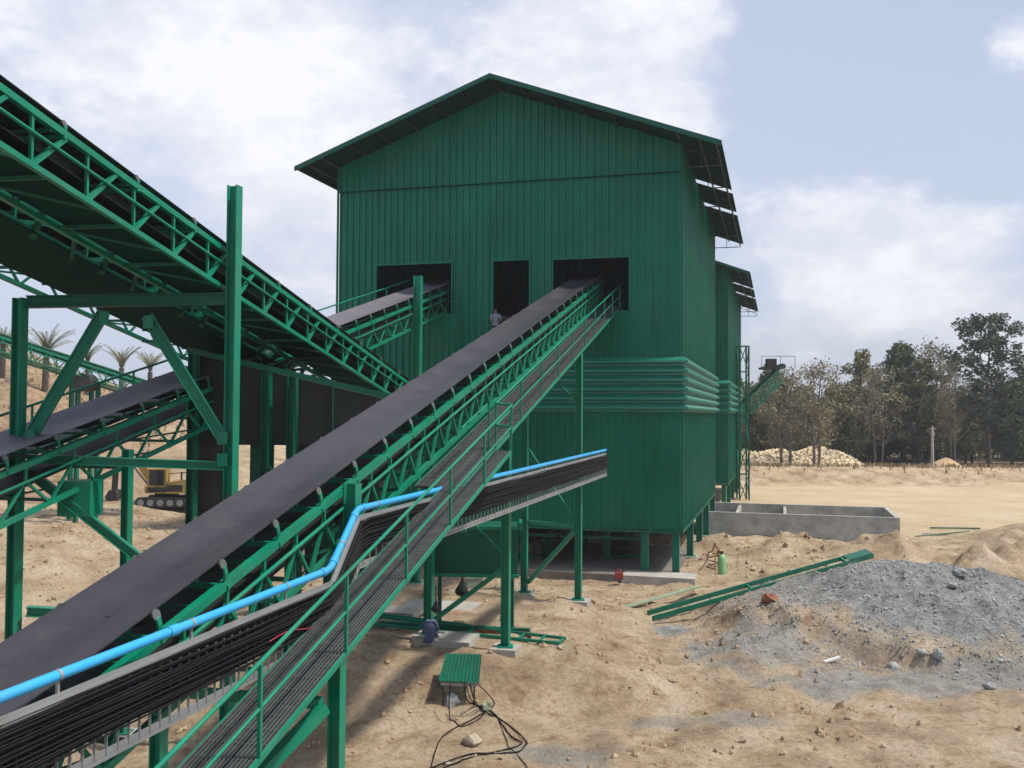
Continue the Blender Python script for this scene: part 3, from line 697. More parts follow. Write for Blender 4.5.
for o in list(c4.children):
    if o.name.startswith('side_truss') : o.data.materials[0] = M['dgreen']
rail(c4, f4, -15.9, 5, 31, -.14, hr=.9, sp=3, mid=False)
q = 6
while q < 30:
    m = MB(); m.bar(f3.P(-12.1, q, -1.1), f3.P(-12.8, q + .9, -1.25), .08, .08); m.build('tie_brace', M['dgreen'], c3)
    m = MB(); m.bar(f3.P(-12.1, q + 1.6, -.3), f3.P(-12.75, q + 1.9, -1.3), .1, .1); m.build('tie_brace', M['dgreen'], c3); q += 2.35

# trestle carrying them
tr = empty('steel_trestle', Vector((-9.4, 23, 0)), 'tall green H beam trestle standing under the descending conveyors at left', 'trestle')
TY = 22.6
TC = {}
for px, zt_py, Y, wd in ((20.5, 298, 21.6, .25), (235, 186, 22.6, .27)):
    t = at(px, zt_py, Y); z = gz(t.x, t.y); m = MB(); m.hcol((t.x, t.y, z), (t.x, t.y, t.z), wd, wd * .95, side=V, t=.025); m.build('column', M['green'], tr); TC[px] = t
L_, R_ = TC[20.5], TC[235]
def tb(pa, ya, pb, yb, wd, ht, name='beam', dY=0):
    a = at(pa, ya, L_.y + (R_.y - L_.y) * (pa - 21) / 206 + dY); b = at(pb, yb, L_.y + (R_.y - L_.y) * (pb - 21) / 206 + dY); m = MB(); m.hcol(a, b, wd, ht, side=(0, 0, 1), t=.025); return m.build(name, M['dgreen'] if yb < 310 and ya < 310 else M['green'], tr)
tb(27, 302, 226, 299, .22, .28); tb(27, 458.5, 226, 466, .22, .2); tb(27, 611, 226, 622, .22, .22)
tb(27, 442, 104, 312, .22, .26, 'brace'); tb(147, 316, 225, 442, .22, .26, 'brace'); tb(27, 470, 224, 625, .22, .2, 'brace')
for gx, gy in ((30, 436), (104, 318), (148, 322), (222, 438), (31, 474), (222, 460)):
    p = at(gx, gy, L_.y + (R_.y - L_.y) * (gx - 21) / 206 - .16); m = MB(); m.bar(p - V * .13, p + V * .13, .015, .30)
    for a in (-.08, .08):
        for b in (-.09, .09): q = p + V * a + Vector((0, 0, b)); m.tube([q - U * .03, q], .016, 6)
    m.build('gusset_plate', M['green'], tr)
m = MB(); p = at(104, 312, 22); q = at(147, 312, 22.1)
for px, Y in ((21, 27.5), (227, 28.5)): pass

# transfer hopper between the conveyors
hp = empty('transfer_hopper', Vector((-6.2, 29, 0)), 'dark steel transfer hopper and chute under the ends of the descending conveyors', 'hopper')
cx, cy = -6.1, 29.0
hs = mat('hopper_steel', (.010, .014, .013), .7, var=.3)
def ztop(x): return 9.5 - (x + 9.0) * .225
m = MB(); lo = [(-9.0, 27.2), (-3.7, 27.2), (-3.9, 31.5), (-8.2, 31.5)]
m.hexa([(x, y, 6.95) for x, y in lo], [(x, y, ztop(x)) for x, y in lo]); m.build('hopper_box', hs, hp)
m = MB(); lo2 = [(-6.1, 27.6), (-3.8, 27.6), (-4.1, 31), (-6.2, 31)]; m.hexa([(x * .85 - .75, y, 3.2) for x, y in lo2], [(x, y, 6.946) for x, y in lo2]); m.build('chute', hs, hp)
m = MB(); m.box((-8.65, 27.5, 5.6), (.7, .5, 2.69)); m.build('side_chute', M['dark'], hp)
m = MB(); m.box((-7.35, 28.0, 6.3), (.55, .5, 1.29)); m.build('side_chute', M['dgreen'], hp)
for x, y in ((-9.05, 27.0), (-7.0, 27.1), (-6.9, 30.8), (-6.25, 27.05), (-5.2, 27.3), (-8.4, 31.3), (-5.3, 31.3)):
    m = MB(); m.hcol((x, y, gz(x, y)), (x, y, ztop(x) + .05), .24, .24, side=V); m.build('leg', M['dgreen'], hp)
def hb(p, q, a, b): m = MB(); m.bar(p, q, a, b); m.build('frame_bar', M['dgreen'], hp)
hb((-9.2, 26.85, ztop(-9.2) + .1), (-3.5, 26.95, ztop(-3.5) + .1), .12, .16)
for z in (4.6, 2.6): hb((-9.2, 26.85, z), (-3.5, 26.95, z), .10, .14); hb((-9.1, 27, z + .16), (-8.4, 31.2, z + .16), .1, .12)
hb((-6.9, 27.0, 6.4), (-5.8, 27.0, 4.8), .07, .07); hb((-6.2, 26.9, 6.4), (-7.0, 26.9, 4.8), .07, .07); hb((-7.0, 30.7, 5.5), (-4.0, 31.2, 2.5), .07, .07); hb((-4.1, 31, 5.5), (-6.9, 30.7, 2.5), .07, .07)

# ---------------------------------------------------------------- cable tray and blue pipe
ct = empty('cable_tray', Vector((-1, 24, gz(-1, 24))), 'galvanised ladder cable tray full of black cables running below the walkway to the hall', 'cable tray')
TP = [Vector((-5.35, 7.4, 4.86)), Vector((-4.88, 9.0, 4.97)), Vector((-2.82, 15.0, 5.24)), Vector((-2.66, 16.5, 6.10)), Vector((3.76, 38.0, 6.33))]
TH = .86
def off(p, dz, sx=0): return p + Vector((sx, -sx * .3, dz))
for k, (dz, nm) in enumerate(((-.035, 'top_channel'), (-TH, 'bottom_channel'))):
    m = MB()
    for a, b in zip(TP, TP[1:]):
        m.bar(off(a, dz), off(b, dz), .07, .02); m.bar(off(a, dz + .03), off(b, dz + .03), .02, .035) if k == 0 else m.bar(off(a, dz + .045, .035), off(b, dz + .045, .035), .02, .07)
        m.bar(off(a, dz - .018, .045), off(b, dz - .018, .045), .02, .04)
    m.build(nm, M['galv'], ct)
rg = MB()
for a, b in zip(TP, TP[1:]):
    L_seg = (b - a).length; n = max(2, int(L_seg / (.17 if L_seg < 10 else .27)))
    for i in range(n):
        p = a.lerp(b, (i + .5) / n); rg.bar(p + Vector((.045, 0, -TH)), p + Vector((.045, 0, -.05)), .028, .02, up=(0, 1, 0))
rg.build('rung', M['galv'], ct)
rnd = random.Random(11)
def poly(t):     # point on the tray line, t in 0..1 by length
    ls = [(b - a).length for a, b in zip(TP, TP[1:])]; T = sum(ls) * t
    for (a, b), l in zip(zip(TP, TP[1:]), ls):
        if T <= l: return a.lerp(b, T / l)
        T -= l
    return TP[-1].copy()
for bun in range(5):
    cm = MB()
    for j in range(7):
        i = bun * 7 + j; base = -.06 - i * .0155; ph = rnd.uniform(0, 9); pts = []
        for k in range(91):
            t = k / 90; p = poly(t); sag = .007 * math.sin(t * 60 + ph) + .009 * math.sin(t * 19 + ph * 2) - .02 * (1 - t) * (i / 35)
            pts.append(p + Vector((.07 + .03 * math.sin(ph + i * 2.4 + 11 * t), -.02, base + sag)))
        cm.tube(pts, rnd.uniform(.012, .018), 6)
    cm.build('cable_bundle', M['cable'], ct)
cm = MB(); cm.tube([poly(.19 + .006 * k) + Vector((.12, -.04, -.42 + .05 * math.sin(k * .7) - .01 * k)) for k in range(14)], .011, 6); cm.build('red_cable', M['red'], ct)
# sheet backing behind the cables
bk = MB()
for a, b in zip(TP, TP[1:]): bk.bar(off(a, -.33, -.01), off(b, -.33, -.01), .012, .55)
bk.build('backing_sheet', M['rubber'], ct)
br = MB()
for t in (.07, .2, .33, .47, .62, .78, .93):
    p = poly(t); f = p - Vector((.0, 0, TH)); br.bar(f + Vector((-.5, .1, -.06)), f + Vector((.1, 0, -.06)), .06, .06)
br.build('tray_bracket', M['green'], ct)
bp = empty('water_pipe', Vector((-1, 24, gz(-1, 24))), 'bright blue plastic water pipe clamped above the cable tray', 'pipe')
PP = [p + Vector((-.02, 0, .19 if i < 3 else .12)) for i, p in enumerate(TP)]; PP[3] += Vector((.0, .1, 0))
m = MB(); pts = []
for i, p in enumerate(PP):
    if 0 < i < len(PP) - 1:
        a = (PP[i - 1] - p).normalized(); b = (PP[i + 1] - p).normalized()
        for t in range(5):
            t /= 4; pts.append((p + a * .16).lerp(p, t).lerp(p.lerp(p + b * .16, t), t))
    else: pts.append(p)
m.tube(pts, .058, 14); m.build('pipe', M['pipe'], bp)
cl = MB()
for a, b in zip(PP, PP[1:]):
    n = max(1, int((b - a).length / 2.0)); d = (b - a).normalized()
    for i in range(n): p = a.lerp(b, (i + .4) / n); cl.tube([p - d * .02, p + d * .02], .064, 12); cl.bar(p - Vector((0, 0, .06)), p - Vector((0, 0, .2)), .03, .03)
cl.build('clamp', M['galv'], bp)
for i in (2, 3):
    co = MB()
    a = (PP[i - 1] - PP[i]).normalized(); b = (PP[i + 1] - PP[i]).normalized()
    co.tube([PP[i] + a * .28, PP[i] + a * .16], .069, 12); co.build('pipe_coupling', M['pipe'], bp); co = MB(); co.tube([PP[i] + b * .16, PP[i] + b * .28], .069, 12); co.build('pipe_coupling', M['pipe'], bp)
co = MB(); co.tube([PP[1].lerp(PP[2], .4), PP[1].lerp(PP[2], .425)], .069, 12); co.build('pipe_coupling', M['pipe'], bp)

# green bin between the middle columns
m = MB(); a = at(424, 528, 28.2); b = at(520, 602, 26.4)
sb = empty('steel_bin', Vector((-1.4, 30.5, 1)), 'dark green sheet steel bin hung between the conveyor columns', 'bin')
x0, x1 = at(426, 560, 30).x, at(519, 560, 30).x; z1, z0 = at(470, 528, 30).z, at(470, 573, 30).z
m = MB(); m.hexa([(x0 + .25, 30.0, z0), (x1 - .05, 29.8, z0), (x1 - .05, 31.6, z0), (x0 + .25, 31.8, z0)], [(x0, 29.8, z1), (x1, 29.6, z1), (x1, 31.9, z1), (x0, 32, z1)]); m.build('bin_body', M['dgreen'], sb)
for a, b in (((x0 - .05, 29.76, z1 + .05), (x1 + .05, 29.56, z1 + .05)), ((x1 + .06, 29.62, z1 + .03), (x1 + .06, 31.9, z1 + .03)), ((x0 + .15, 29.93, z0 - .05), (x1, 29.73, z0 - .05))): m = MB(); m.bar(a, b, .1, .1); m.build('rim', M['green'], sb)
for x in (x0 + .4, x1 - .2): m = MB(); m.bar((x, 30.6, gz(x, 30.6)), (x, 30.6, z0), .1, .1); m.build('leg', M['dgreen'], sb)

# ---------------------------------------------------------------- far left and far right conveyors
def small_conv(label, p, q, W, hgt, legs_, group=None, hz=None):
    c = (p + q) / 2; root = empty('belt_conveyor', Vector((c.x, c.y, gz(c.x, c.y))), label, 'belt conveyor', group)
    d = (q - p).normalized(); hor = Vector((d.x, d.y, 0)).normalized(); n = Vector((hor.y, -hor.x, 0)); L = (q - p).length
    m = MB(); m.bar(p, q, W, .08); m.build('belt', M['rubber'], root)
    m = MB()
    for g in (-1, 1):
        o = n * g * (W / 2 + .06); m.bar(p + o - Vector((0, 0, .2)), q + o - Vector((0, 0, .2)), .08, .14); m.bar(p + o - Vector((0, 0, hgt)), q + o - Vector((0, 0, hgt)), .08, .1)
        k = int(L / 1.2)
        for i in range(k):
            a = p + d * (i * L / k) + o; b = p + d * ((i + .5) * L / k) + o; e = p + d * ((i + 1) * L / k) + o
            m.bar(a - Vector((0, 0, hgt)), b - Vector((0, 0, .2)), .05, .05); m.bar(b - Vector((0, 0, .2)), e - Vector((0, 0, hgt)), .05, .05)
    m.build('side_truss', M['green'], root)
    m = MB()
    for g in (-1, 1):
        o = n * g * (W / 2 + .7); m.tube([p + o + Vector((0, 0, -.1)), q + o + Vector((0, 0, -.1))], .03, 6); m.tube([p + o + Vector((0, 0, -.55)), q + o + Vector((0, 0, -.55))], .025, 6)
        for i in range(int(L / 2) + 1): a = p + d * min(L, 2 * i) + o; m.bar(a - Vector((0, 0, 1.1)), a - Vector((0, 0, .1)), .05, .05)
        o2 = n * g * (W / 2 + .42); m.bar(p + o2 - Vector((0, 0, hgt + .0)), q + o2 - Vector((0, 0, hgt + .0)), .65, .05)
    m.build('walkway', M['green'], root)
    m = MB(); 
    for e in (p, q): m.tube([e - n * W * .6 - Vector((0, 0, .25)), e + n * W * .6 - Vector((0, 0, .25))], .26, 14)
    m.build('end_drum', M['dark'], root)
    for f in legs_:
        a = p.lerp(q, f)
        for g in (-1, 1):
            b = a + n * g * (W / 2 + .06); z = gz(b.x, b.y); 
            if b.z - hgt - z < .3: continue
            m = MB(); m.hcol((b.x, b.y, z), (b.x, b.y, b.z - hgt), .22, .22); m.build('support_column', M['green'], root)
    return root
c6 = small_conv('thin distant conveyor sloping down in front of the palms on the dry hill', at(-14, 330, 50), at(184, 394, 57), 1.0, 1.0, (.42, .52))
m = MB(); p = at(88, 381, 52.5); m.tube([p + Vector((-.1, .5, -.1)), p + Vector((-.1, -.5, -.1))], .5, 16); m.build('return_drum', M['dark'], c6)
c8 = small_conv('small far conveyor rising rightwards behind the second hall, motor on its head', at(716, 428, 92), at(781, 364, 92), 1.3, 1.6, ())
m = MB(); p = at(771, 362, 92); m.box(p + Vector((0, 0, -.1)), (.9, .8, .8)); m.box(p + Vector((0, 0, -.62)), (2.0, 1.6, .2)); m.build('drive_motor', M['dark'], c8)
m = MB(); p = at(776, 366, 92)
for dx in (-1.6, .2, 1.6): m.bar(p + Vector((dx, -.8, -.3)), p + Vector((dx, -.8, .9)), .05, .05)
m.bar(p + Vector((-1.6, -.8, .9)), p + Vector((1.6, -.8, .9)), .05, .05); m.build('platform_rail', M['green'], c8)
ms = empty('lattice_mast', at(744, 499, 88), 'slim green lattice mast beside the second hall', 'mast')
m = MB(); b0 = at(739.5, 499, 88); b1_ = at(749, 499, 88); t1_ = at(749, 346, 88); zt = t1_.z; zg = gz(b0.x, b0.y)
cs = [Vector((b0.x, 88, 0)), Vector((b1_.x, 88, 0)), Vector((b1_.x, 89, 0)), Vector((b0.x, 89, 0))]
for c in cs: m.bar((c.x, c.y, zg - .1), (c.x, c.y, zt), .16, .16)
m.build('mast_post', M['dgreen'], ms); m = MB(); k = 6; dz = (zt - zg) / k
for i in range(k):
    for a, b in ((0, 1), (1, 2), (2, 3), (3, 0)):
        if i % 2: a, b = b, a
        m.bar((cs[a].x, cs[a].y, zg + dz * i), (cs[b].x, cs[b].y, zg + dz * (i + 1)), .07, .07); m.bar((cs[a].x, cs[a].y, zg + dz * (i + 1)), (cs[b].x, cs[b].y, zg + dz * (i + 1)), .08, .08)
m.build('lattice', M['green'], ms)

# ---------------------------------------------------------------- concrete basin
bs = empty('concrete_basin', Vector((18, 60, 0)), 'long low grey concrete settling basin standing on the yard beyond the hall', 'basin')
rc = atz(900, 518, 1.5); ang = math.atan2(V.y, V.x); Lb, Wb = 12.6, 7.2
def bw(t0, t1, s0, s1, z0, z1, m): c = rc - V * (t0 + t1) / 2 + U * (s0 + s1) / 2; m.box((c.x, c.y, (z0 + z1) / 2), (abs(t1 - t0), abs(s1 - s0), z1 - z0), ang)
m = MB(); bw(0, Lb, 0, .25, -.6, 1.5, m); m.build('front_wall', M['concg'], bs)
m = MB(); bw(0, Lb, Wb - .25, Wb, -.6, 1.5, m); bw(0, .25, .252, Wb - .252, -.6, 1.5, m); bw(Lb - .25, Lb, .252, Wb - .252, -.6, 1.5, m); m.build('rear_wall', M['concg'], bs)
m = MB(); bw(6.8, 7.0, .252, Wb - .252, -.6, 1.35, m); bw(9.9, 10.1, .252, Wb - .252, -.6, 1.35, m); bw(.252, 6.798, 1.9, 2.0, -.6, 1.3, m); m.build('partition', M['conc'], bs)

# ---------------------------------------------------------------- yard objects
# lying frame
lf = empty('lying_ladder', atz(650, 614, .3), 'long green two rail steel ladder lying propped on the dirt beside the grey heap', 'steel ladder')
e = [(at(648, 613, 36.0), at(866, 551.5, 44.5)), (at(653, 618.5, 35.0), at(873, 556, 43.4))]
for a, b in e: m = MB(); m.bar(a, b, .08, .18); m.build('rail', M['dgreen'], lf)
m = MB()
for f in (.86, .93, .99): m.bar(e[0][0].lerp(e[0][1], f), e[1][0].lerp(e[1][1], f), .1, .14)
m.bar(e[0][0].lerp(e[0][1], .4), e[1][0].lerp(e[1][1], .4), .08, .1); m.build('cross_piece', M['green'], lf)
m = MB(); a = e[0][0].lerp(e[0][1], .87); b = e[1][0].lerp(e[1][1], .87); c = e[1][1]; d = e[0][1]
m.add([p + Vector((0, 0, .12)) for p in (a, b, c, d)], [(0, 1, 2, 3)]); m.add([p + Vector((0, 0, .10)) for p in (a, b, c, d)], [(3, 2, 1, 0)]); m.build('end_plate', M['dgreen'], lf)
m = MB(); m.box(e[1][0].lerp(e[1][1], .42) + Vector((0, .2, -.35)), (.5, .4, .4), .4); m.box(e[1][0].lerp(e[1][1], .75) + Vector((0, .2, -.6)), (.6, .5, .7), .9)
m.thing('support_block', M['concg'], 'rough grey block propping the lying green frame', 'block')
m = MB(); a = atz(618, 609, .15); b = atz(700, 586, .45); m.bar(a, b, .25, .05); m.thing('long_plank', M['pale'], 'pale dusty green plank lying beside the lying frame, pointing at the hall', 'plank')
# stock of steel under the middle bent
for lab, pa, pb, w_, h_, mt in (('thick dark green beam in the steel stock lying behind the middle columns', (380, 621), (530, 629), .22, .16, 'dgreen'), ('rusty brown bar on top of the steel stock behind the columns', (430, 623), (532, 631), .14, .12, 'rust'), ('thin long green angle at the back of the steel stock', (372, 614), (470, 622), .1, .08, 'green')):
    a = atz(*pa, 1.12); b = atz(*pb, 1.14); a.z = gz(a.x, a.y) + .12; b.z = gz(b.x, b.y) + .12; m = MB(); m.bar(a, b, w_, h_); m.thing('steel_bar', M[mt], lab, 'steel bar')
sl = empty('ladder_frame', atz(480, 640, 1), 'flat green ladder frame on the ground right of the steel stock', 'ladder frame')
m = MB()
A_, B_ = [atz(*q, 1.1) for q in ((372, 618), (566, 636))], [atz(*q, 1.1) for q in ((360, 622), (560, 642.5))]
for q in A_ + B_: q.z = gz(q.x, q.y) + .1
m.bar(A_[0], A_[1], .07, .09); m.build('rail', M['green'], sl); m = MB(); m.bar(B_[0], B_[1], .07, .09); m.build('rail', M['green'], sl); m = MB()
for f in (.05, .3, .55, .8, .9, .99): m.bar(A_[0].lerp(A_[1], f), B_[0].lerp(B_[1], f), .06, .05)
m.build('rung', M['green'], sl)
for px, py, w_, d_, lab in ((440, 605, 2.6, 1.9, 'larger pale concrete slab on the pad near the hanging black bag'), (398, 612, 1.5, 1.2, 'smaller pale concrete slab at the left end of the steel stock'), (448, 640, 1.7, 1.3, 'pale concrete slab between the two middle conveyor columns')):
    p = atz(px, py, 1.0); m = MB(); z = gz(p.x, p.y); m.box((p.x, p.y, z + .05), (w_, d_, .2), R(-14)); m.thing('concrete_slab', M['conc'], lab, 'slab')
# pale crate
p = atz(474, 585, 1.0); m = MB(); z = gz(p.x, p.y); m.box((p.x, p.y, z + .25), (.62, .5, .46), .2); m.box((p.x, p.y, z + .50), (.68, .56, .05), .2); m.thing('crate', M['pale'], 'small pale green box behind the hanging black bag', 'box')
p = atz(438, 586, 1.0); m = MB(); z = gz(p.x, p.y); m.box((p.x, p.y, z + .4), (.26, .3, .8), .2); m.box((p.x, p.y, z + .82), (.3, .34, .04), .2); m.thing('post_block', M['conc'], 'short pale upright block beside the left middle column', 'block')
# bags
def bag(px, ytop, ybot, Y, wpx, lab):
    t = at(px, ytop, Y); b = at(px, ybot, Y); h = t.z - b.z; r = wpx / F * Y / 2; m = MB(); n = 12; prof = [(0, .06), (.1, .16), (.25, .3), (.45, .6), (.65, .95), (.8, 1), (.92, .7), (1, .05)]
    vs = []; fs = []
    for i, (q, w_) in enumerate(prof):
        for k in range(n): a = 2 * math.pi * k / n; rr = r * w_ * (1 + .18 * math.sin(a * 3 + i) + .1 * math.sin(a * 5)); vs.append((t.x + rr * math.cos(a), t.y + rr * .7 * math.sin(a), t.z - h * q))
    for i in range(len(prof) - 1):
        for k in range(n): fs.append((i * n + k, (i + 1) * n + k, (i + 1) * n + (k + 1) % n, i * n + (k + 1) % n))
    m.add(vs, fs, True); m.tube([t + Vector((-.03, 0, 0)), t + Vector((0, 0, .35))], .012, 5); m.thing('plastic_bag', M['bag'], lab, 'bag')
bag(462.5, 575, 597, 29.3, 13, 'black bag hanging in the open below the green steel bin'); bag(436, 597, 613, 28.8, 8, 'smaller dark bag hanging beside the left middle column')
p = at(432, 629, 28.6); m = MB(); m.ball(p, .26, 22, 16, (1, .8, 1.0)); m.ball(p + Vector((-.08, -.1, -.22)), .16, 16, 10, (.8, .8, 1.6)); crumple(m, .16, 5); m.thing('rag_bundle', M['cloth'], 'faded blue cloth wrapped round the foot of the left middle column', 'cloth')

# corrugated stool table
tb_ = atz(460, 712, .05); zt_ = gz(tb_.x, tb_.y)
st = empty('makeshift_table', Vector((tb_.x, tb_.y, zt_)), 'makeshift table with green corrugated top and cables dangling from it', 'table')
c00, c10, c11, c01 = at(438.5, 681, tb_.y - .1), at(479, 682.5, tb_.y - .1), at(481.5, 654, tb_.y + .95), at(446, 653.5, tb_.y + .95)
m = MB(); vs = []; fs = []; n = 60
for i in range(n + 1):
    f = i / n; wv = .016 * (1 if (f * 11) % 1 < .42 else -1); vs += [c00.lerp(c10, f) + Vector((0, 0, wv)), c01.lerp(c11, f) + Vector((0, 0, wv))]
for i in range(n): fs.append((2 * i, 2 * i + 2, 2 * i + 3, 2 * i + 1))
m.add(vs, fs); m.add([Vector(v) - Vector((0, 0, .01)) for v in vs], [f[::-1] for f in fs]); m.build('corrugated_top', M['dgreen'], st)
for f, (a, b) in ((.12, (c00, c10)), (.88, (c00, c10)), (.12, (c01, c11)), (.88, (c01, c11))):
    p = a.lerp(b, f); m = MB(); m.bar((p.x, p.y + .05, gz(p.x, p.y) - .05), (p.x, p.y + .05, p.z - .04), .035, .035); m.build('leg', M['dark'], st)
m = MB(); m.bar(c00.lerp(c10, .05) + Vector((0, .04, -.08)), c00.lerp(c10, .95) + Vector((0, .04, -.08)), .05, .08); m.build('top_frame', M['galv'], st)
p = c00.lerp(c10, .35) + Vector((0, .2, -.62)); m = MB(); m.ball(p, .17, 20, 14, (1, .8, 1.5)); crumple(m, .12, 7); m.thing('white_sack', M['white'], 'crumpled whitish sack under the makeshift table', 'sack')
def cord(pts, r, lab, dz=.02):
    pr = []
    for x in pts:
        q = atz(x[0], x[1], x[2] if len(x) > 2 else .0)
        if len(x) < 3: q.z = gz(q.x, q.y) + dz
        pr.append(q)
    out = []
    for i in range(len(pr) - 1):
        p0, p1, p2, p3 = pr[max(0, i - 1)], pr[i], pr[i + 1], pr[min(len(pr) - 1, i + 2)]
        for k in range(8):
            t = k / 8; out.append(.5 * ((2 * p1) + (p2 - p0) * t + (2 * p0 - 5 * p1 + 4 * p2 - p3) * t * t + (3 * p1 - p0 - 3 * p2 + p3) * t ** 3))
    out.append(pr[-1])
    for q in out: q.z = max(q.z, gz(q.x, q.y) + .015)
    MB().tube(out, r, 6).thing('power_cable', M['cable'], lab, 'cable')
cord([(464, 683, .9), (467, 700, .5), (477, 715), (490, 720), (512, 728), (527, 742), (520, 752), (495, 757), (470, 758), (432, 766), (415, 775)], .018, 'outermost black cable looping right of the makeshift table')
cord([(470, 683, .9), (476, 704, .4), (488, 716), (510, 733), (522, 744), (505, 752), (470, 761), (440, 768), (420, 776)], .018, 'black cable lying just inside the outermost loop by the makeshift table')
cord([(450, 683, .9), (449, 705, .4), (451, 722), (462, 728), (480, 722), (490, 712)], .015, 'black cable dropping from the left edge of the makeshift table')
cord([(478, 684, .9), (493, 700, .3), (492, 714), (470, 724), (455, 730), (440, 742), (430, 768)], .015, 'thin black cable running from the table down to the bottom edge')
cord([(466, 683, .9), (470, 698, .6), (480, 708, .2), (492, 716), (506, 736), (508, 748), (520, 760), (545, 790)], .012, 'thin black cable leaving the coil towards the bottom right')
# electrical plug box on cable
p = atz(486, 716, 0); z = gz(p.x, p.y); m = MB(); m.box((p.x, p.y, z + .08), (.22, .16, .14), .5); m.box((p.x + .1, p.y, z + .18), (.1, .1, .06), .5); m.thing('junction_box', M['pale'], 'small pale junction box where the cables meet', 'junction box')
# rocks
def rockobj(px, py, r, mt, lab, sq=(1, 1, .6)):
    p = hit(px, py); m = MB(); m.ball((0, 0, 0), r, 9, 6, sq)
    m.v = [tuple(Vector(v) * (1 + .35 * noise.noise(Vector(v) * 2.2 / r + Vector((px, 0, 0)))) + Vector((p.x, p.y, gz(p.x, p.y) + r * .3))) for v in m.v]; m.sm = [False] * len(m.sm)
    m.thing('rock', M[mt], lab, 'rock')
rockobj(472, 744, .24, 'rock', 'pale blocky rock lying left of the cable loops')
rockobj(447, 764, .1, 'rock', 'small pale stone at the bottom edge below the makeshift table')
rockobj(672, 683, .13, 'rock', 'lone white stone on the open dirt right of the middle')
rockobj(990, 689, .2, 'grock', 'pale grey stone at the right foot of the grey heap')
rockobj(938, 662, .2, 'grock', 'larger grey stone on the front slope of the heap', (.8, 1, 1)); rockobj(922, 655, .15, 'grock', 'grey stone left of the larger one on the heap front')
rockobj(893, 668, .2, 'grock', 'grey stone low on the left front of the heap'); rockobj(952, 587, .18, 'grock', 'grey stone high on the back of the heap'); rockobj(960, 575, .26, 'grock', 'grey stone on the crest of the heap')
rockobj(561, 650, .13, 'rock', 'pale stone just right of the middle column footing')
rockobj(770, 601, .3, 'rust', 'brown lump beneath the lying green frame')
p = hit(832, 664); m = MB(); z = gz(p.x, p.y); m.bar((p.x - .28, p.y - .1, z + .07), (p.x + .28, p.y + .15, z + .16), .1, .05); m.thing('white_offcut', M['white'], 'short white offcut lying on the front of the grey heap', 'offcut')
p = atz(822, 660, .2)
# gas cylinder
p = atz(722, 578, .05); z = gz(p.x, p.y); gc = empty('gas_cylinder', Vector((p.x, p.y, z)), 'light green gas cylinder with a dark valve standing in the dirt beside the hall', 'gas cylinder')
m = MB(); m.tube([(p.x, p.y, z - .05), (p.x, p.y, z + .75), (p.x, p.y, z + .88), (p.x, p.y, z + .95)], [.2, .2, .14, .06], 16); m.build('cylinder_body', M['cyl'], gc)
m = MB(); m.tube([(p.x, p.y, z + .93), (p.x, p.y, z + 1.08)], .07, 8); m.box((p.x - .1, p.y, z + 1.03), (.28, .12, .12)); m.build('valve', M['dark'], gc)
pts = [Vector((p.x - .1, p.y, z + 1.05)), Vector((p.x - .25, p.y + .4, z + 1.4)), at(712, 541, p.y + 3), at(708, 536, p.y + 8)]
pts[2].z = gz(pts[2].x, pts[2].y) + .5; pts[3].z = gz(pts[3].x, pts[3].y) + .1
MB().tube(pts, .035, 6).thing('gas_hose', M['hose'], 'red hose running from the green gas cylinder towards the hall legs', 'hose')
pts = [Vector((p.x - .12, p.y - .1, z + 1.0))] + [Vector((p.x - .5 + .3 * math.sin(k * 1.9), p.y - .2 + .08 * k % .3, z + 1.0 - k * .11)) for k in range(9)]
MB().tube(pts, .03, 6).thing('hose_coil', M['rust'], 'tangled brown hose hanging left of the green gas cylinder', 'hose')
# wheelbarrow
p = atz(622, 553, .4); z = max(gz(p.x, p.y), .33); wb = empty('wheelbarrow', Vector((p.x, p.y, z)), 'rusty orange wheelbarrow parked in the shade under the tall hall', 'wheelbarrow')
m = MB(); m.hexa([(p.x - .35, p.y - .25, z + .4), (p.x + .3, p.y - .25, z + .4), (p.x + .3, p.y + .25, z + .4), (p.x - .35, p.y + .25, z + .4)], [(p.x - .8, p.y - .4, z + .95), (p.x + .6, p.y - .4, z + .8), (p.x + .6, p.y + .4, z + .8), (p.x - .8, p.y + .4, z + .95)]); m.build('tray', M['rust'], wb)
m = MB(); m.tube([(p.x - .62, p.y - .06, z + .22), (p.x - .62, p.y + .06, z + .22)], .22, 14); m.build('wheel', M['rubber'], wb)
m = MB()
for g in (-1, 1): m.tube([(p.x - .62, p.y + g * .1, z + .22), (p.x + .4, p.y + g * .28, z + .42), (p.x + 1.2, p.y + g * .32, z + .6)], .03, 6); m.tube([(p.x + .3, p.y + g * .26, z + .4), (p.x + .4, p.y + g * .26, z)], .025, 6)
m.build('handle', M['dark'], wb)
p = atz(619, 578, .4); m = MB(); m.box((p.x, p.y, .5), (.35, .3, .3)); m.tube([(p.x - .15, p.y, .7), (p.x, p.y, .82), (p.x + .15, p.y, .7)], .02, 6); m.thing('tool_box', M['hose'], 'small dull red box on the slab edge under the tall hall', 'tool box')
# boards by the basin
for i, (px, py, mt, lab) in enumerate(((865, 536, 'pale', 'nearest thin board on the dirt right of the basin'), (872, 531, 'conc', 'middle thin board on the dirt right of the basin'), (880, 526, 'dgreen', 'farthest thin board on the dirt beyond the basin corner'))):
    p = atz(px + 50, py, .2); p.z = gz(p.x, p.y) + .1; m = MB(); m.bar(p, p + V * 3.2 + Vector((0, 0, gz(*(p + V * 3.2).xy) - gz(p.x, p.y))), .22, .08); m.thing('board', M[mt], lab, 'board')

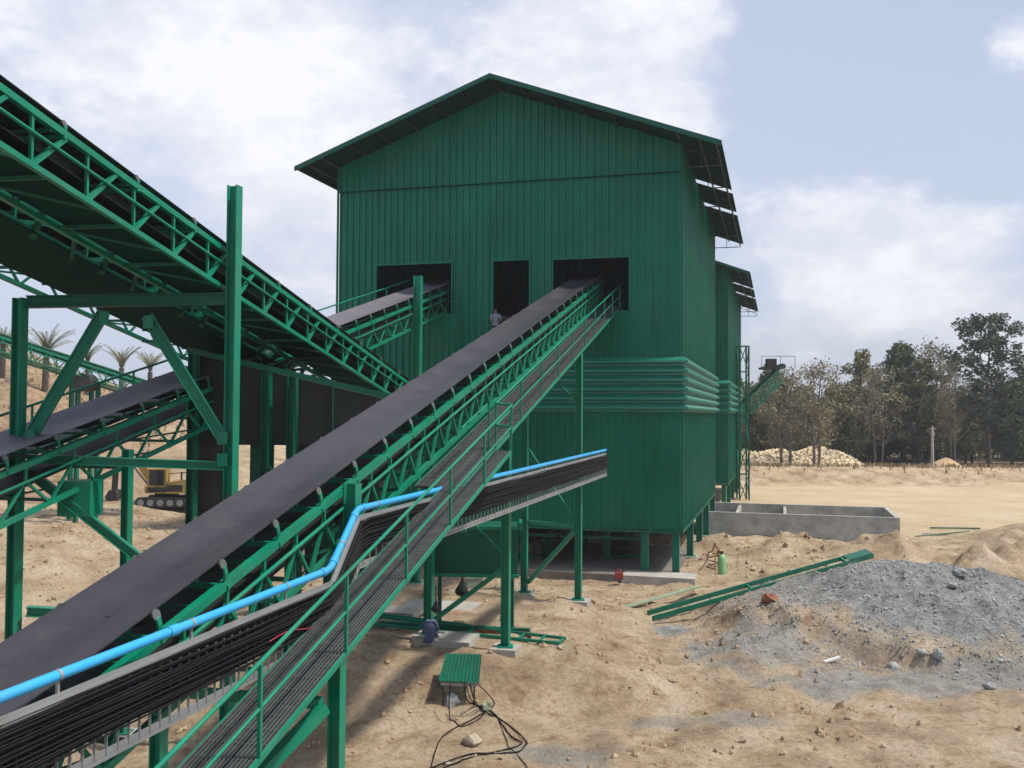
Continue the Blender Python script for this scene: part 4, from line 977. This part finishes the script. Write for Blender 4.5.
# ---------------------------------------------------------------- excavator
def excavator():
    p = hit(167, 507, 40, 75); z = p.z; X, Y = p.x, p.y; k = .88
    r = empty('excavator', Vector((X, Y, z)), 'dusty yellow tracked excavator parked on the sand behind the left trestle', 'excavator')
    def B(m, c, d): m.box((X + c[0] * k, Y + c[1] * k, z + c[2] * k), [q * k for q in d])
    for g in (-1, 1):
        m = MB(); pts = [(-1.9, .45), (-1.6, .12), (1.6, .12), (1.9, .45), (1.6, .8), (-1.6, .8)]
        lo = [(X + a * k, Y + (g * 1.1 - .28) * k, z + b * k) for a, b in pts]; hi = [(X + a * k, Y + (g * 1.1 + .28) * k, z + b * k) for a, b in pts]
        m.add(lo + hi, [tuple(range(6)), tuple(range(11, 5, -1))] + [(i, 6 + i, 6 + (i + 1) % 6, (i + 1) % 6) for i in range(6)]); t = m.build('track', M['dark'], r)
        w_ = MB()
        for i in range(5): w_.tube([(X + (-1.4 + .7 * i) * k, Y + (g * 1.1 - .3) * k, z + .42 * k), (X + (-1.4 + .7 * i) * k, Y + (g * 1.1 + .3) * k, z + .42 * k)], .24 * k, 12)
        w_.build('road_wheel', M['galv'], t)
    m = MB(); B(m, (0, 0, .9), (1.3, 1.4, .3)); m.build('turntable', M['dark'], r)
    m = MB(); m.hexa([(X + a * k, Y + b * k, z + 1.08 * k) for a, b in ((-1.2, -1.2), (2.1, -1.2), (2.1, 1.2), (-1.2, 1.2))], [(X + a * k, Y + b * k, z + c * k) for a, b, c in ((-1.2, -1.2, 1.6), (2.1, -1.1, 2.15), (2.1, 1.1, 2.15), (-1.2, 1.2, 1.6))]); m.build('engine_house', M['yellow'], r)
    m = MB(); m.hexa([(X + a * k, Y + b * k, z + 1.0 * k) for a, b in ((1.7, -1.25), (2.6, -1.0), (2.6, 1.0), (1.7, 1.25))], [(X + a * k, Y + b * k, z + 1.9 * k) for a, b in ((2.102, -1.25), (2.6, -1.0), (2.6, 1.0), (2.102, 1.25))]); m.build('counterweight', M['dark'], r)
    m = MB(); B(m, (-.35, -.75, 2.0), (1.35, .85, 1.7)); c = m.build('cab', M['yellow'], r)
    m = MB(); B(m, (-.35, -1.18, 2.2), (1.1, .02, 1.1)); B(m, (-1.03, -.75, 2.2), (.02, .7, 1.1)); m.build('window', M['glass'], c)
    m = MB(); m.tube([(X + 1.2 * k, Y - .5 * k, z + 1.9 * k), (X + 1.2 * k, Y - .5 * k, z + 2.6 * k)], .06, 8); m.build('exhaust', M['dark'], r)
    m = MB(); B(m, (.9, -1.16, 1.45), (1.2, .06, .5)); B(m, (-.35, -1.19, 1.35), (1.3, .05, .35)); m.build('side_panel', M['dark'], c)
    m = MB(); m.tube([(X + .5 * k, Y - 1.15 * k, z + 1.9 * k), (X + .5 * k, Y - 1.15 * k, z + 2.5 * k), (X + 2.0 * k, Y - 1.05 * k, z + 2.6 * k), (X + 2.0 * k, Y - 1.05 * k, z + 2.1 * k)], .03, 6); m.build('grab_rail', M['dark'], r)
    m = MB(); P = lambda a, b: Vector((X + a * k, Y + .35 * k, z + b * k))
    m.bar(P(-1.0, 1.5), P(-2.3, 3.4), .3, .45); m.bar(P(-2.3, 3.35), P(-4.1, 2.9), .28, .38); m.build('boom', M['yellow'], r)
    m = MB(); m.bar(P(-3.9, 3.2), P(-4.0, 1.2), .24, .3); m.build('stick', M['dark'], r)
    m = MB(); m.tube([P(-1.4, 1.4), P(-2.7, 3.0)], .07, 8); m.tube([P(-2.5, 3.8), P(-3.8, 3.4)], .07, 8); m.build('ram', M['steel'], r)
    m = MB(); pts = [(-3.75, 1.2), (-4.2, 1.2), (-4.5, .7), (-4.2, .25), (-3.5, .3), (-3.6, .75)]
    lo = [P(a, b) - Vector((0, .5 * k, 0)) for a, b in pts]; hi = [P(a, b) + Vector((0, .5 * k, 0)) for a, b in pts]
    m.add(lo + hi, [tuple(range(6)), tuple(range(11, 5, -1))] + [(i, 6 + i, 6 + (i + 1) % 6, (i + 1) % 6) for i in range(6)]); m.build('bucket', M['dark'], r)
excavator()

# ---------------------------------------------------------------- worker in the middle opening
def person():
    c = PF1(H1[1][1] - .35); X, Y = c.x - .2, c.y - .35; zf = H1[1][2] - .12
    P = at(493, 311, Y); zh = P.z; s = 1.0; z0 = zh - 1.62
    J = {'pel': (0, 0, .93), 'spi': (0, -.04, 1.15), 'che': (0, -.10, 1.36), 'nec': (-.01, -.16, 1.48), 'hea': (-.02, -.21, 1.60), 'top': (-.02, -.22, 1.70),
         'shl': (-.18, -.10, 1.40), 'ell': (-.26, -.22, 1.14), 'wrl': (-.2, -.42, 1.04), 'pal': (-.19, -.49, 1.03),
         'shr': (.18, -.10, 1.40), 'elr': (.27, -.2, 1.14), 'wrr': (.22, -.42, 1.06), 'par': (.21, -.49, 1.05),
         'hil': (-.1, 0, .88), 'knl': (-.11, -.05, .48), 'anl': (-.11, 0, .08), 'tol': (-.12, -.16, .04),
         'hir': (.1, 0, .88), 'knr': (.12, -.03, .48), 'anr': (.13, .03, .08), 'tor': (.15, -.13, .04)}
    rad = {'pel': .14, 'spi': .13, 'che': .155, 'nec': .055, 'hea': .095, 'top': .075, 'shl': .065, 'ell': .045, 'wrl': .03, 'pal': .035, 'shr': .065, 'elr': .045, 'wrr': .03, 'par': .035,
           'hil': .09, 'knl': .062, 'anl': .042, 'tol': .035, 'hir': .09, 'knr': .062, 'anr': .042, 'tor': .035}
    E = [('pel', 'spi'), ('spi', 'che'), ('che', 'nec'), ('nec', 'hea'), ('hea', 'top'), ('che', 'shl'), ('shl', 'ell'), ('ell', 'wrl'), ('wrl', 'pal'), ('che', 'shr'), ('shr', 'elr'), ('elr', 'wrr'), ('wrr', 'par'),
         ('pel', 'hil'), ('hil', 'knl'), ('knl', 'anl'), ('anl', 'tol'), ('pel', 'hir'), ('hir', 'knr'), ('knr', 'anr'), ('anr', 'tor')]
    for sd_, g in (('l', -1), ('r', 1)):
        px_, py_, pz_ = J['pa' + sd_]
        for i in range(4):
            f = 'f%s%d' % (sd_, i); J[f + 'a'] = (px_ + (i - 1.5) * .02, py_ - .05, pz_ - .005); J[f + 'b'] = (px_ + (i - 1.5) * .021, py_ - .085 + .008 * abs(i - 1.5), pz_ - .03)
            rad[f + 'a'] = .009; rad[f + 'b'] = .008; E += [('pa' + sd_, f + 'a'), (f + 'a', f + 'b')]
        J['t' + sd_] = (px_ - g * .045, py_ - .02, pz_ - .01); rad['t' + sd_] = .01; E.append(('pa' + sd_, 't' + sd_))
    ks = list(J); me = bpy.data.meshes.new('person'); me.from_pydata([J[k] for k in ks], [(ks.index(a), ks.index(b)) for a, b in E], [])
    r = bpy.data.objects.new('person', me); col.objects.link(r); r.location = (X, Y, z0)
    md = r.modifiers.new('skin', 'SKIN'); md.use_smooth_shade = True
    for i, k in enumerate(ks): v = me.skin_vertices[0].data[i]; v.radius = (rad[k], rad[k]); v.use_root = (k == 'pel')
    sb_ = r.modifiers.new('sub', 'SUBSURF'); sb_.levels = 1; sb_.render_levels = 1
    me.materials.append(M['skin'])
    tag(r, 'person in a pale shirt leaning in the middle opening beside the belt', 'person')
    sh = MB()
    def loft(rings, mb):
        n = 14; vs = []; fs = []
        for (c_, rx, ry) in rings:
            for k in range(n): a = 2 * math.pi * k / n; vs.append((c_[0] + rx * math.cos(a), c_[1] + ry * math.sin(a), c_[2]))
        for i in range(len(rings) - 1):
            for k in range(n): fs.append((i * n + k, i * n + (k + 1) % n, (i + 1) * n + (k + 1) % n, (i + 1) * n + k))
        mb.add(vs, fs, True)
    loft([((0, 0, .86), .17, .13), ((0, -.03, 1.1), .165, .14), ((0, -.09, 1.32), .2, .155), ((0, -.11, 1.42), .18, .13), ((0, -.14, 1.48), .075, .075)], sh)
    for g in (-1, 1): sh.tube([(g * .14, -.1, 1.42), (g * .19, -.11, 1.38), (g * .25, -.19, 1.2)], [.07, .078, .066], 10)
    o = bpy.data.objects.new('shirt', sh.mesh('shirt', M['shirt'])); col.objects.link(o); o.parent = r
    tr_ = MB(); loft([((0, 0, .92), .165, .13), ((0, 0, .8), .17, .14)], tr_)
    for g in (-1, 1): tr_.tube([(g * .09, 0, .86), (g * .11, -.04, .48), (g * .12, .01, .1)], [.1, .08, .065], 10)
    o = bpy.data.objects.new('trousers', tr_.mesh('trousers', M['dark'])); col.objects.link(o); o.parent = r
    hr = MB(); hr.ball((-.02, -.2, 1.68), .105, 12, 8, (1, 1.05, .85)); o = bpy.data.objects.new('hair', hr.mesh('hair', M['hair'])); col.objects.link(o); o.parent = r
    fc = MB(); fc.ball((-.055, -.302, 1.635), .012, 6, 4); fc.ball((.015, -.302, 1.635), .012, 6, 4); fc.bar((-.045, -.3, 1.565), (.005, -.3, 1.565), .01, .012); o = bpy.data.objects.new('eyes_and_mouth', fc.mesh('eyes_and_mouth', M['dark'])); col.objects.link(o); o.parent = r
    nz = MB(); nz.ball((-.02, -.315, 1.605), .018, 6, 4, (1, 1, 1.5)); 
    for g in (-1, 1): nz.ball((-.02 + g * .1, -.2, 1.62), .025, 6, 4, (.5, 1, 1.4))
    o = bpy.data.objects.new('nose_and_ears', nz.mesh('nose_and_ears', M['skin'])); col.objects.link(o); o.parent = r
    # the landing the worker stands on
    pl = MB(); pl.box((X + .2, Y - .05, z0 - .03), (2.0, .9, .06), math.atan2(V.y, V.x)); q = pl.build('landing', M['dgreen'], b1)
person()

# ---------------------------------------------------------------- far rubble, trees, palms, pole
def far_things():
    rnd = random.Random(5)
    m = MB(); n1, n2 = 40, 12; 
    def hh(x): return 1.75 * (1 - sstep(42, 50, x)) + .35 * math.exp(-((x - 41) / 2.5) ** 2) + .15 * math.sin(x * 1.3)
    y0 = 126; base = gz(40, 124)
    for i in range(3200):
        x = rnd.uniform(24, 50); u = rnd.uniform(-1, 1); e = max(0, 1 - max(0, x - 30) / 20) ** .4
        z = base + hh(x) * 1.35 * (1 - abs(u)) * min(1, e * 1.5); stone(m, x, y0 + u * 3.2, z, rnd.uniform(.14, .36), rnd)
    # core mound
    vs = []; fs = []
    for i in range(n1 + 1):
        x = 24 + 26 * i / n1; e = max(0, 1 - max(0, x - 30) / 20) ** .4
        for j in range(n2 + 1): u = -1 + 2 * j / n2; vs.append((x, y0 + u * 3.3, base - .2 + hh(x) * 1.3 * (1 - abs(u)) * min(1, e * 1.5)))
    for i in range(n1):
        for j in range(n2): a = i * (n2 + 1) + j; fs.append((a, a + n2 + 1, a + n2 + 2, a + 1))
    m.add(vs, fs); o = m.build('rubble', M['rubrock']); tag(o, 'long pale heap of broken rock in front of the far trees', 'rubble', kind='stuff')
    c = at(946, 467, 122); g = gz(c.x, c.y); m = MB(); vs = []; fs = []; n = 20
    for i in range(7):
        r = 5.2 * i / 6
        for k in range(n): a = 2 * math.pi * k / n; q = 1 + .15 * noise.noise(Vector((math.cos(a) * 2, math.sin(a) * 2, i * .4))); vs.append((c.x + .62 * r * q * math.cos(a), c.y + r * .4 * q * math.sin(a), g - .1 + 1.9 * (1 - (i / 6) ** 1.3)))
    for i in range(6):
        for k in range(n): fs.append((i * n + k, (i + 1) * n + k, (i + 1) * n + (k + 1) % n, i * n + (k + 1) % n))
    m.add(vs, fs, True); m.thing('sand_heap', mat('orange_sand', (.50, .34, .20), .95, var=.2), 'small smooth orange sand heap at the foot of the tall dark tree', 'sand heap')
    # utility pole
    b = at(932.5, 466, 121); g = gz(b.x, b.y); t = at(932.5, 426, 121); pr = empty('utility_pole', Vector((b.x, b.y, g)), 'pale utility pole standing before the far trees', 'pole')
    m = MB(); m.tube([(b.x, b.y, g - .1), (b.x, b.y, t.z)], [.2, .14], 10); m.build('pole_shaft', M['conc'], pr)
    m = MB(); m.bar((b.x - .45, b.y, t.z - .35), (b.x + .45, b.y, t.z - .35), .1, .1); m.box((b.x, b.y - .22, t.z - 1.0), (.3, .25, .5)); m.build('crossarm', M['concg'], pr)
far_things()

def leaves(mb, rnd, c, r, n, size, flat=1.0):
    for _ in range(n):
        d = Vector((rnd.gauss(0, 1), rnd.gauss(0, 1), rnd.gauss(0, 1))); d.normalize(); q = rnd.random() ** .45
        p = Vector(c) + Vector((d.x * r, d.y * r, d.z * r * flat)) * q
        a = Vector((rnd.uniform(-1, 1), rnd.uniform(-1, 1), rnd.uniform(-.6, .6))).normalized(); b = a.cross(Vector((rnd.uniform(-1, 1), rnd.uniform(-1, 1), rnd.uniform(-1, 1)))).normalized(); s = size * rnd.uniform(.6, 1.3)
        mb.add([p - a * s, p + b * s * .55, p + a * s, p - b * s * .55], [(0, 1, 2, 3)])
def tree_mesh(seed, H, W, crown0, nclump, nleaf, lsize, trunk=.22, lean=.3, cr=(.10, .2), shape='oval', multi=1):
    rnd = random.Random(seed); tk = MB(); lf_ = MB()
    tips = []
    for mlt in range(multi):
        ox = (mlt - (multi - 1) / 2) * W * .12
        pts = [Vector((ox + lean * math.sin(k * .9 + seed + mlt) * k / 7 + (mlt - (multi - 1) / 2) * k * .12, .3 * lean * math.cos(k * 1.3 + seed), H * .93 * k / 7)) for k in range(8)]
        tk.tube(pts, [trunk * (1 - .85 * k / 7) for k in range(8)], 7)
        for i in range(nclump // multi):
            f = crown0 + (1 - crown0) * (i + rnd.random()) / (nclump / multi); f = min(.99, f)
            z = H * f; k = min(6.99, f / .93 * 7); base = pts[int(k)].lerp(pts[int(k) + 1], k - int(k)) if k < 7 else pts[-1]
            u = (f - crown0) / (1 - crown0)
            env = {'oval': math.sin(math.pi * min(1, max(.02, .12 + .86 * u))) ** .7, 'cone': 1.05 - u, 'top': .35 + .65 * math.sin(math.pi * (.15 + .8 * u)), 'bush': (1 - u * u) ** .5 + .1}[shape]
            a = rnd.uniform(0, 6.283); rr = W / 2 * env * rnd.uniform(.25, 1.0)
            tip = Vector((base.x + math.cos(a) * rr, base.y + math.sin(a) * rr, z + rnd.uniform(-.03, .05) * H))
            st_ = base - Vector((0, 0, min(base.z * .5, rr * .55))); mid = st_.lerp(tip, .55) + Vector((0, 0, -.04 * rr))
            tk.tube([st_, mid, tip], [trunk * .28 * (1.2 - f * .7), trunk * .18, .03], 4, caps=False)
            r = W * rnd.uniform(*cr); tips.append((tip, r))
    for tip, r in tips: leaves(lf_, rnd, tip, r, int(nleaf * (r / (W * .15)) ** 2), lsize, .75)
    return tk, lf_
TK = {}
def proto(kind, seed):
    if (kind, seed) in TK: return TK[(kind, seed)]
    S = {'evergreen': dict(H=12, W=8, crown0=.16, nclump=75, nleaf=130, lsize=.27, cr=(.09, .17)),
         'olive': dict(H=10, W=8, crown0=.13, nclump=70, nleaf=110, lsize=.24, cr=(.09, .17), multi=2),
         'dry': dict(H=11, W=9, crown0=.30, nclump=95, nleaf=60, lsize=.16, cr=(.07, .13), multi=2),
         'slim': dict(H=14, W=6, crown0=.2, nclump=70, nleaf=100, lsize=.24, cr=(.10, .18))}[kind]
    tk, lf_ = tree_mesh(seed, **S); leafm = {'evergreen': 'leaf_dark', 'olive': 'leaf_mid', 'dry': 'leaf_dry', 'slim': 'leaf_mid'}[kind]
    TK[(kind, seed)] = (tk.mesh('trunk', M['palebark'] if kind == 'dry' else M['bark']), lf_.mesh('crown', M[leafm]), S['H'], S['W']); return TK[(kind, seed)]
def put_tree(kind, seed, px, ytop, Y, wpx, lab, rz=0, group='trees along the far edge of the yard'):
    tm, lm, H, W = proto(kind, seed); t = at(px, ytop - 4, Y); z = gz(t.x, t.y) - .1; wpx *= 1.12
    o = empty('tree', Vector((t.x, t.y, z)), lab, 'tree', group); sz = (t.z - z) / H; sx = wpx / F * Y / W
    for nm, me in (('trunk', tm), ('crown', lm)):
        c = bpy.data.objects.new(nm, me); col.objects.link(c); c.parent = o
    o.scale = (sx, sx, sz); o.rotation_euler = (0, 0, rz); return o
trees = [
 ('olive', 1, 757, 392, 134, 52, 'leftmost rounded olive tree beside the lattice mast'),
 ('evergreen', 2, 772, 376, 146, 46, 'dark bushy tree right behind the head of the far conveyor'),
 ('dry', 3, 785, 374, 120, 60, 'pale dry tree rising over the left end of the rubble heap'),
 ('dry', 4, 816, 368, 120, 66, 'wide bare greyish tree above the middle of the rubble heap'),
 ('olive', 5, 806, 396, 131, 44, 'low olive tree in front of the wide bare tree'),
 ('olive', 1, 838, 392, 136, 46, 'olive tree over the highest part of the rubble heap'),
 ('slim', 6, 861, 360, 142, 42, 'upright green tree just right of the rubble heap'),
 ('dry', 3, 878, 372, 133, 50, 'thin brown tree between the upright green one and the domed one'),
 ('evergreen', 7, 901, 351, 145, 52, 'tall domed green tree left of the pale pole'),
 ('slim', 8, 918, 366, 134, 44, 'brownish slender tree close behind the pale pole'),
 ('dry', 4, 936, 348, 140, 60, 'tall bare dry tree above the pale pole'),
 ('dry', 9, 952, 366, 128, 40, 'dry thin tree right before the tallest dark tree'),
 ('olive', 5, 968, 396, 138, 44, 'low olive tree filling the gap left of the tallest tree'),
 ('evergreen', 2, 1012, 388, 136, 50, 'dark tree at the right edge behind the tallest one'),
 ('evergreen', 7, 1042, 370, 140, 60, 'dark tree cut by the right edge of the view'),
 ('evergreen', 2, 884, 398, 148, 60, 'dark low tree in the back row between the dry trees'),
 ('evergreen', 7, 845, 400, 150, 60, 'dark low tree in the back row behind the rubble'),
 ('olive', 1, 924, 402, 147, 60, 'shadowy olive tree in the back row behind the pale pole'),
 ('slim', 6, 736, 384, 150, 44, 'upright tree mostly hidden by the second hall')]
for i, (k, sd_, px, yt, Y, wp, lab) in enumerate(trees): put_tree(k, sd_, px, yt, Y, wp, lab, rz=i * 1.3)
# tallest tree
tk, lf_ = tree_mesh(21, H=21, W=11.5, crown0=.30, nclump=85, nleaf=210, lsize=.27, trunk=.36, cr=(.07, .14), shape='top', lean=.5)
b = at(988, 468, 128); z = gz(b.x, b.y); sc_ = (at(988, 319, 128).z - z) / 21
o = empty('tree', Vector((b.x, b.y, z)), 'tallest dark tree with ragged open crown towering at the right', 'tree', 'trees along the far edge of the yard')
for nm, mb, mm in (('trunk', tk, 'bark'), ('crown', lf_, 'leaf_blue')): c = bpy.data.objects.new(nm, mb.mesh(nm, M[mm])); col.objects.link(c); c.parent = o
o.scale = (sc_, sc_, sc_); o.rotation_euler = (0, 0, .6)
# continuous wood behind
def wood():
    rnd = random.Random(8); m = MB()
    for i in range(300):
        x = rnd.uniform(24, 110); y = rnd.uniform(150, 164); z = gz(x, y); h = rnd.uniform(6, 11.5)
        m.tube([(x, y, z), (x + rnd.uniform(-.4, .4), y, z + h)], [.12, .05], 4, caps=False)
        for _ in range(5): leaves(m, rnd, (x + rnd.uniform(-2, 2), y + rnd.uniform(-2, 2), z + h * rnd.uniform(.15, 1)), rnd.uniform(1.0, 2.0), 55, .32)
    o = m.build('far_wood', M['leaf_mid']); tag(o, 'dark unbroken wood closing the view behind the separate trees', 'wood', kind='stuff')
    g = MB()
    for i in range(5500):
        x = rnd.uniform(22, 95); y = rnd.choice((rnd.gauss(117, 2.5), rnd.uniform(118, 140))); z = gz(x, y); h = rnd.uniform(.15, .55)
        a = rnd.uniform(0, 3.14); d = Vector((math.cos(a), math.sin(a), 0)) * h * .5
        g.add([Vector((x, y, z - .05)) - d * .5, Vector((x, y, z - .05)) + d * .5, Vector((x, y, z + h)) + d * .3, Vector((x, y, z + h * .8)) - d * .3], [(0, 1, 2, 3)])
    for i in range(2500):
        x = rnd.uniform(-75, -26); y = rnd.uniform(68, 100); z = gz(x, y); h = rnd.uniform(.1, .45)
        a = rnd.uniform(0, 3.14); d = Vector((math.cos(a), math.sin(a), 0)) * h * .6
        g.add([Vector((x, y, z - .05)) - d * .5, Vector((x, y, z - .05)) + d * .5, Vector((x, y, z + h)) + d * .3, Vector((x, y, z + h * .8)) - d * .3], [(0, 1, 2, 3)])
    o = g.build('dry_weeds', M['dry_grass']); tag(o, 'dry straw coloured weeds on the far bank and hillside', 'weeds', kind='stuff')
wood()
# palms
def palm_mesh(seed, H, up):
    rnd = random.Random(seed); tk = MB(); fr = MB(); tk.tube([(0, 0, -3.5), (.1, 0, H * .5), (.15, 0, H)], [.34, .3, .28], 8)
    for i in range(24):
        a = 2.4 * i; el = rnd.uniform(up + .35, 1.5); L = rnd.uniform(2.0, 3.2); pts = []
        for k in range(8):
            t = k / 7; e = el - t * t * rnd.uniform(.8, 1.2) ; 
            pts.append(Vector((.15 + math.cos(a) * L * t * math.cos(el - .5 * t), math.sin(a) * L * t * math.cos(el - .5 * t), H + L * t * math.sin(el) - .6 * t * t * L * .3)))
        for k in range(7):
            p, q = pts[k], pts[k + 1]; d = (q - p).normalized(); sd_ = d.cross(Vector((0, 0, 1))); sd_ = sd_.normalized() if sd_.length > .1 else Vector((math.sin(a), -math.cos(a), 0))
            for g in (-1, 1):
                for f in (0, .33, .66):
                    r = p.lerp(q, f); tip = r + sd_ * g * .30 * (1 - .5 * k / 7) + d * .3 - Vector((0, 0, .15)); fr.add([r, r + d * .09, tip], [(0, 1, 2)])
        fr.tube(pts, .02, 3, caps=False)
    return tk, fr
for i, (px, ytip, Y, sc2, up, lab) in enumerate(((45, 352, 84, .95, .35, 'tallest palm, broad crowned, on the dry hill right of the left trestle column'), (2, 346, 84, .85, .5, 'palm at the very left edge behind the trestle column'), (88, 362, 88, .7, .9, 'palm half hidden by the diagonal trestle brace'), (123, 368, 84, .8, .85, 'upright narrow palm between the two trestle braces'), (151, 372, 86, .75, 1.0, 'rightmost slim palm above the greyish belt'))):
    tk, fr = palm_mesh(40 + i, 4.2, up); p = at(px, ytip, Y); hgt = 4.2 * sc2; z = p.z - hgt
    o = empty('palm_tree', Vector((p.x, p.y, z)), lab, 'palm', 'palms on the dry hill')
    zg = gz(p.x, p.y)
    if z - zg > 3: tk.tube([(0, 0, (zg - z) / sc2 - .3), (0, 0, -3.4)], .33, 8)
    for nm, mb, mm in (('trunk', tk, 'bark'), ('fronds', fr, 'leaf_palm')): c = bpy.data.objects.new(nm, mb.mesh(nm, M[mm])); col.objects.link(c); c.parent = o
    o.scale = (sc2,) * 3; o.rotation_euler = (0, 0, i * 1.1)

# ---------------------------------------------------------------- thin dusty air
def haze():
    m = MB(); m.box((0, 1220, 36), (1830, 2590, 86)); o = m.build('haze', None); o['kind'] = 'stuff'
    hm = bpy.data.materials.new('haze'); hm.use_nodes = True; t = hm.node_tree; t.nodes.remove(t.nodes['Principled BSDF'])
    v = N(t, 'ShaderNodeVolumePrincipled'); v.inputs['Color'].default_value = (.85, .88, .95, 1); v.inputs['Density'].default_value = .00045; v.inputs['Anisotropy'].default_value = .2
    t.links.new(v.outputs[0], t.nodes['Material Output'].inputs['Volume']); o.data.materials.append(hm)
haze()
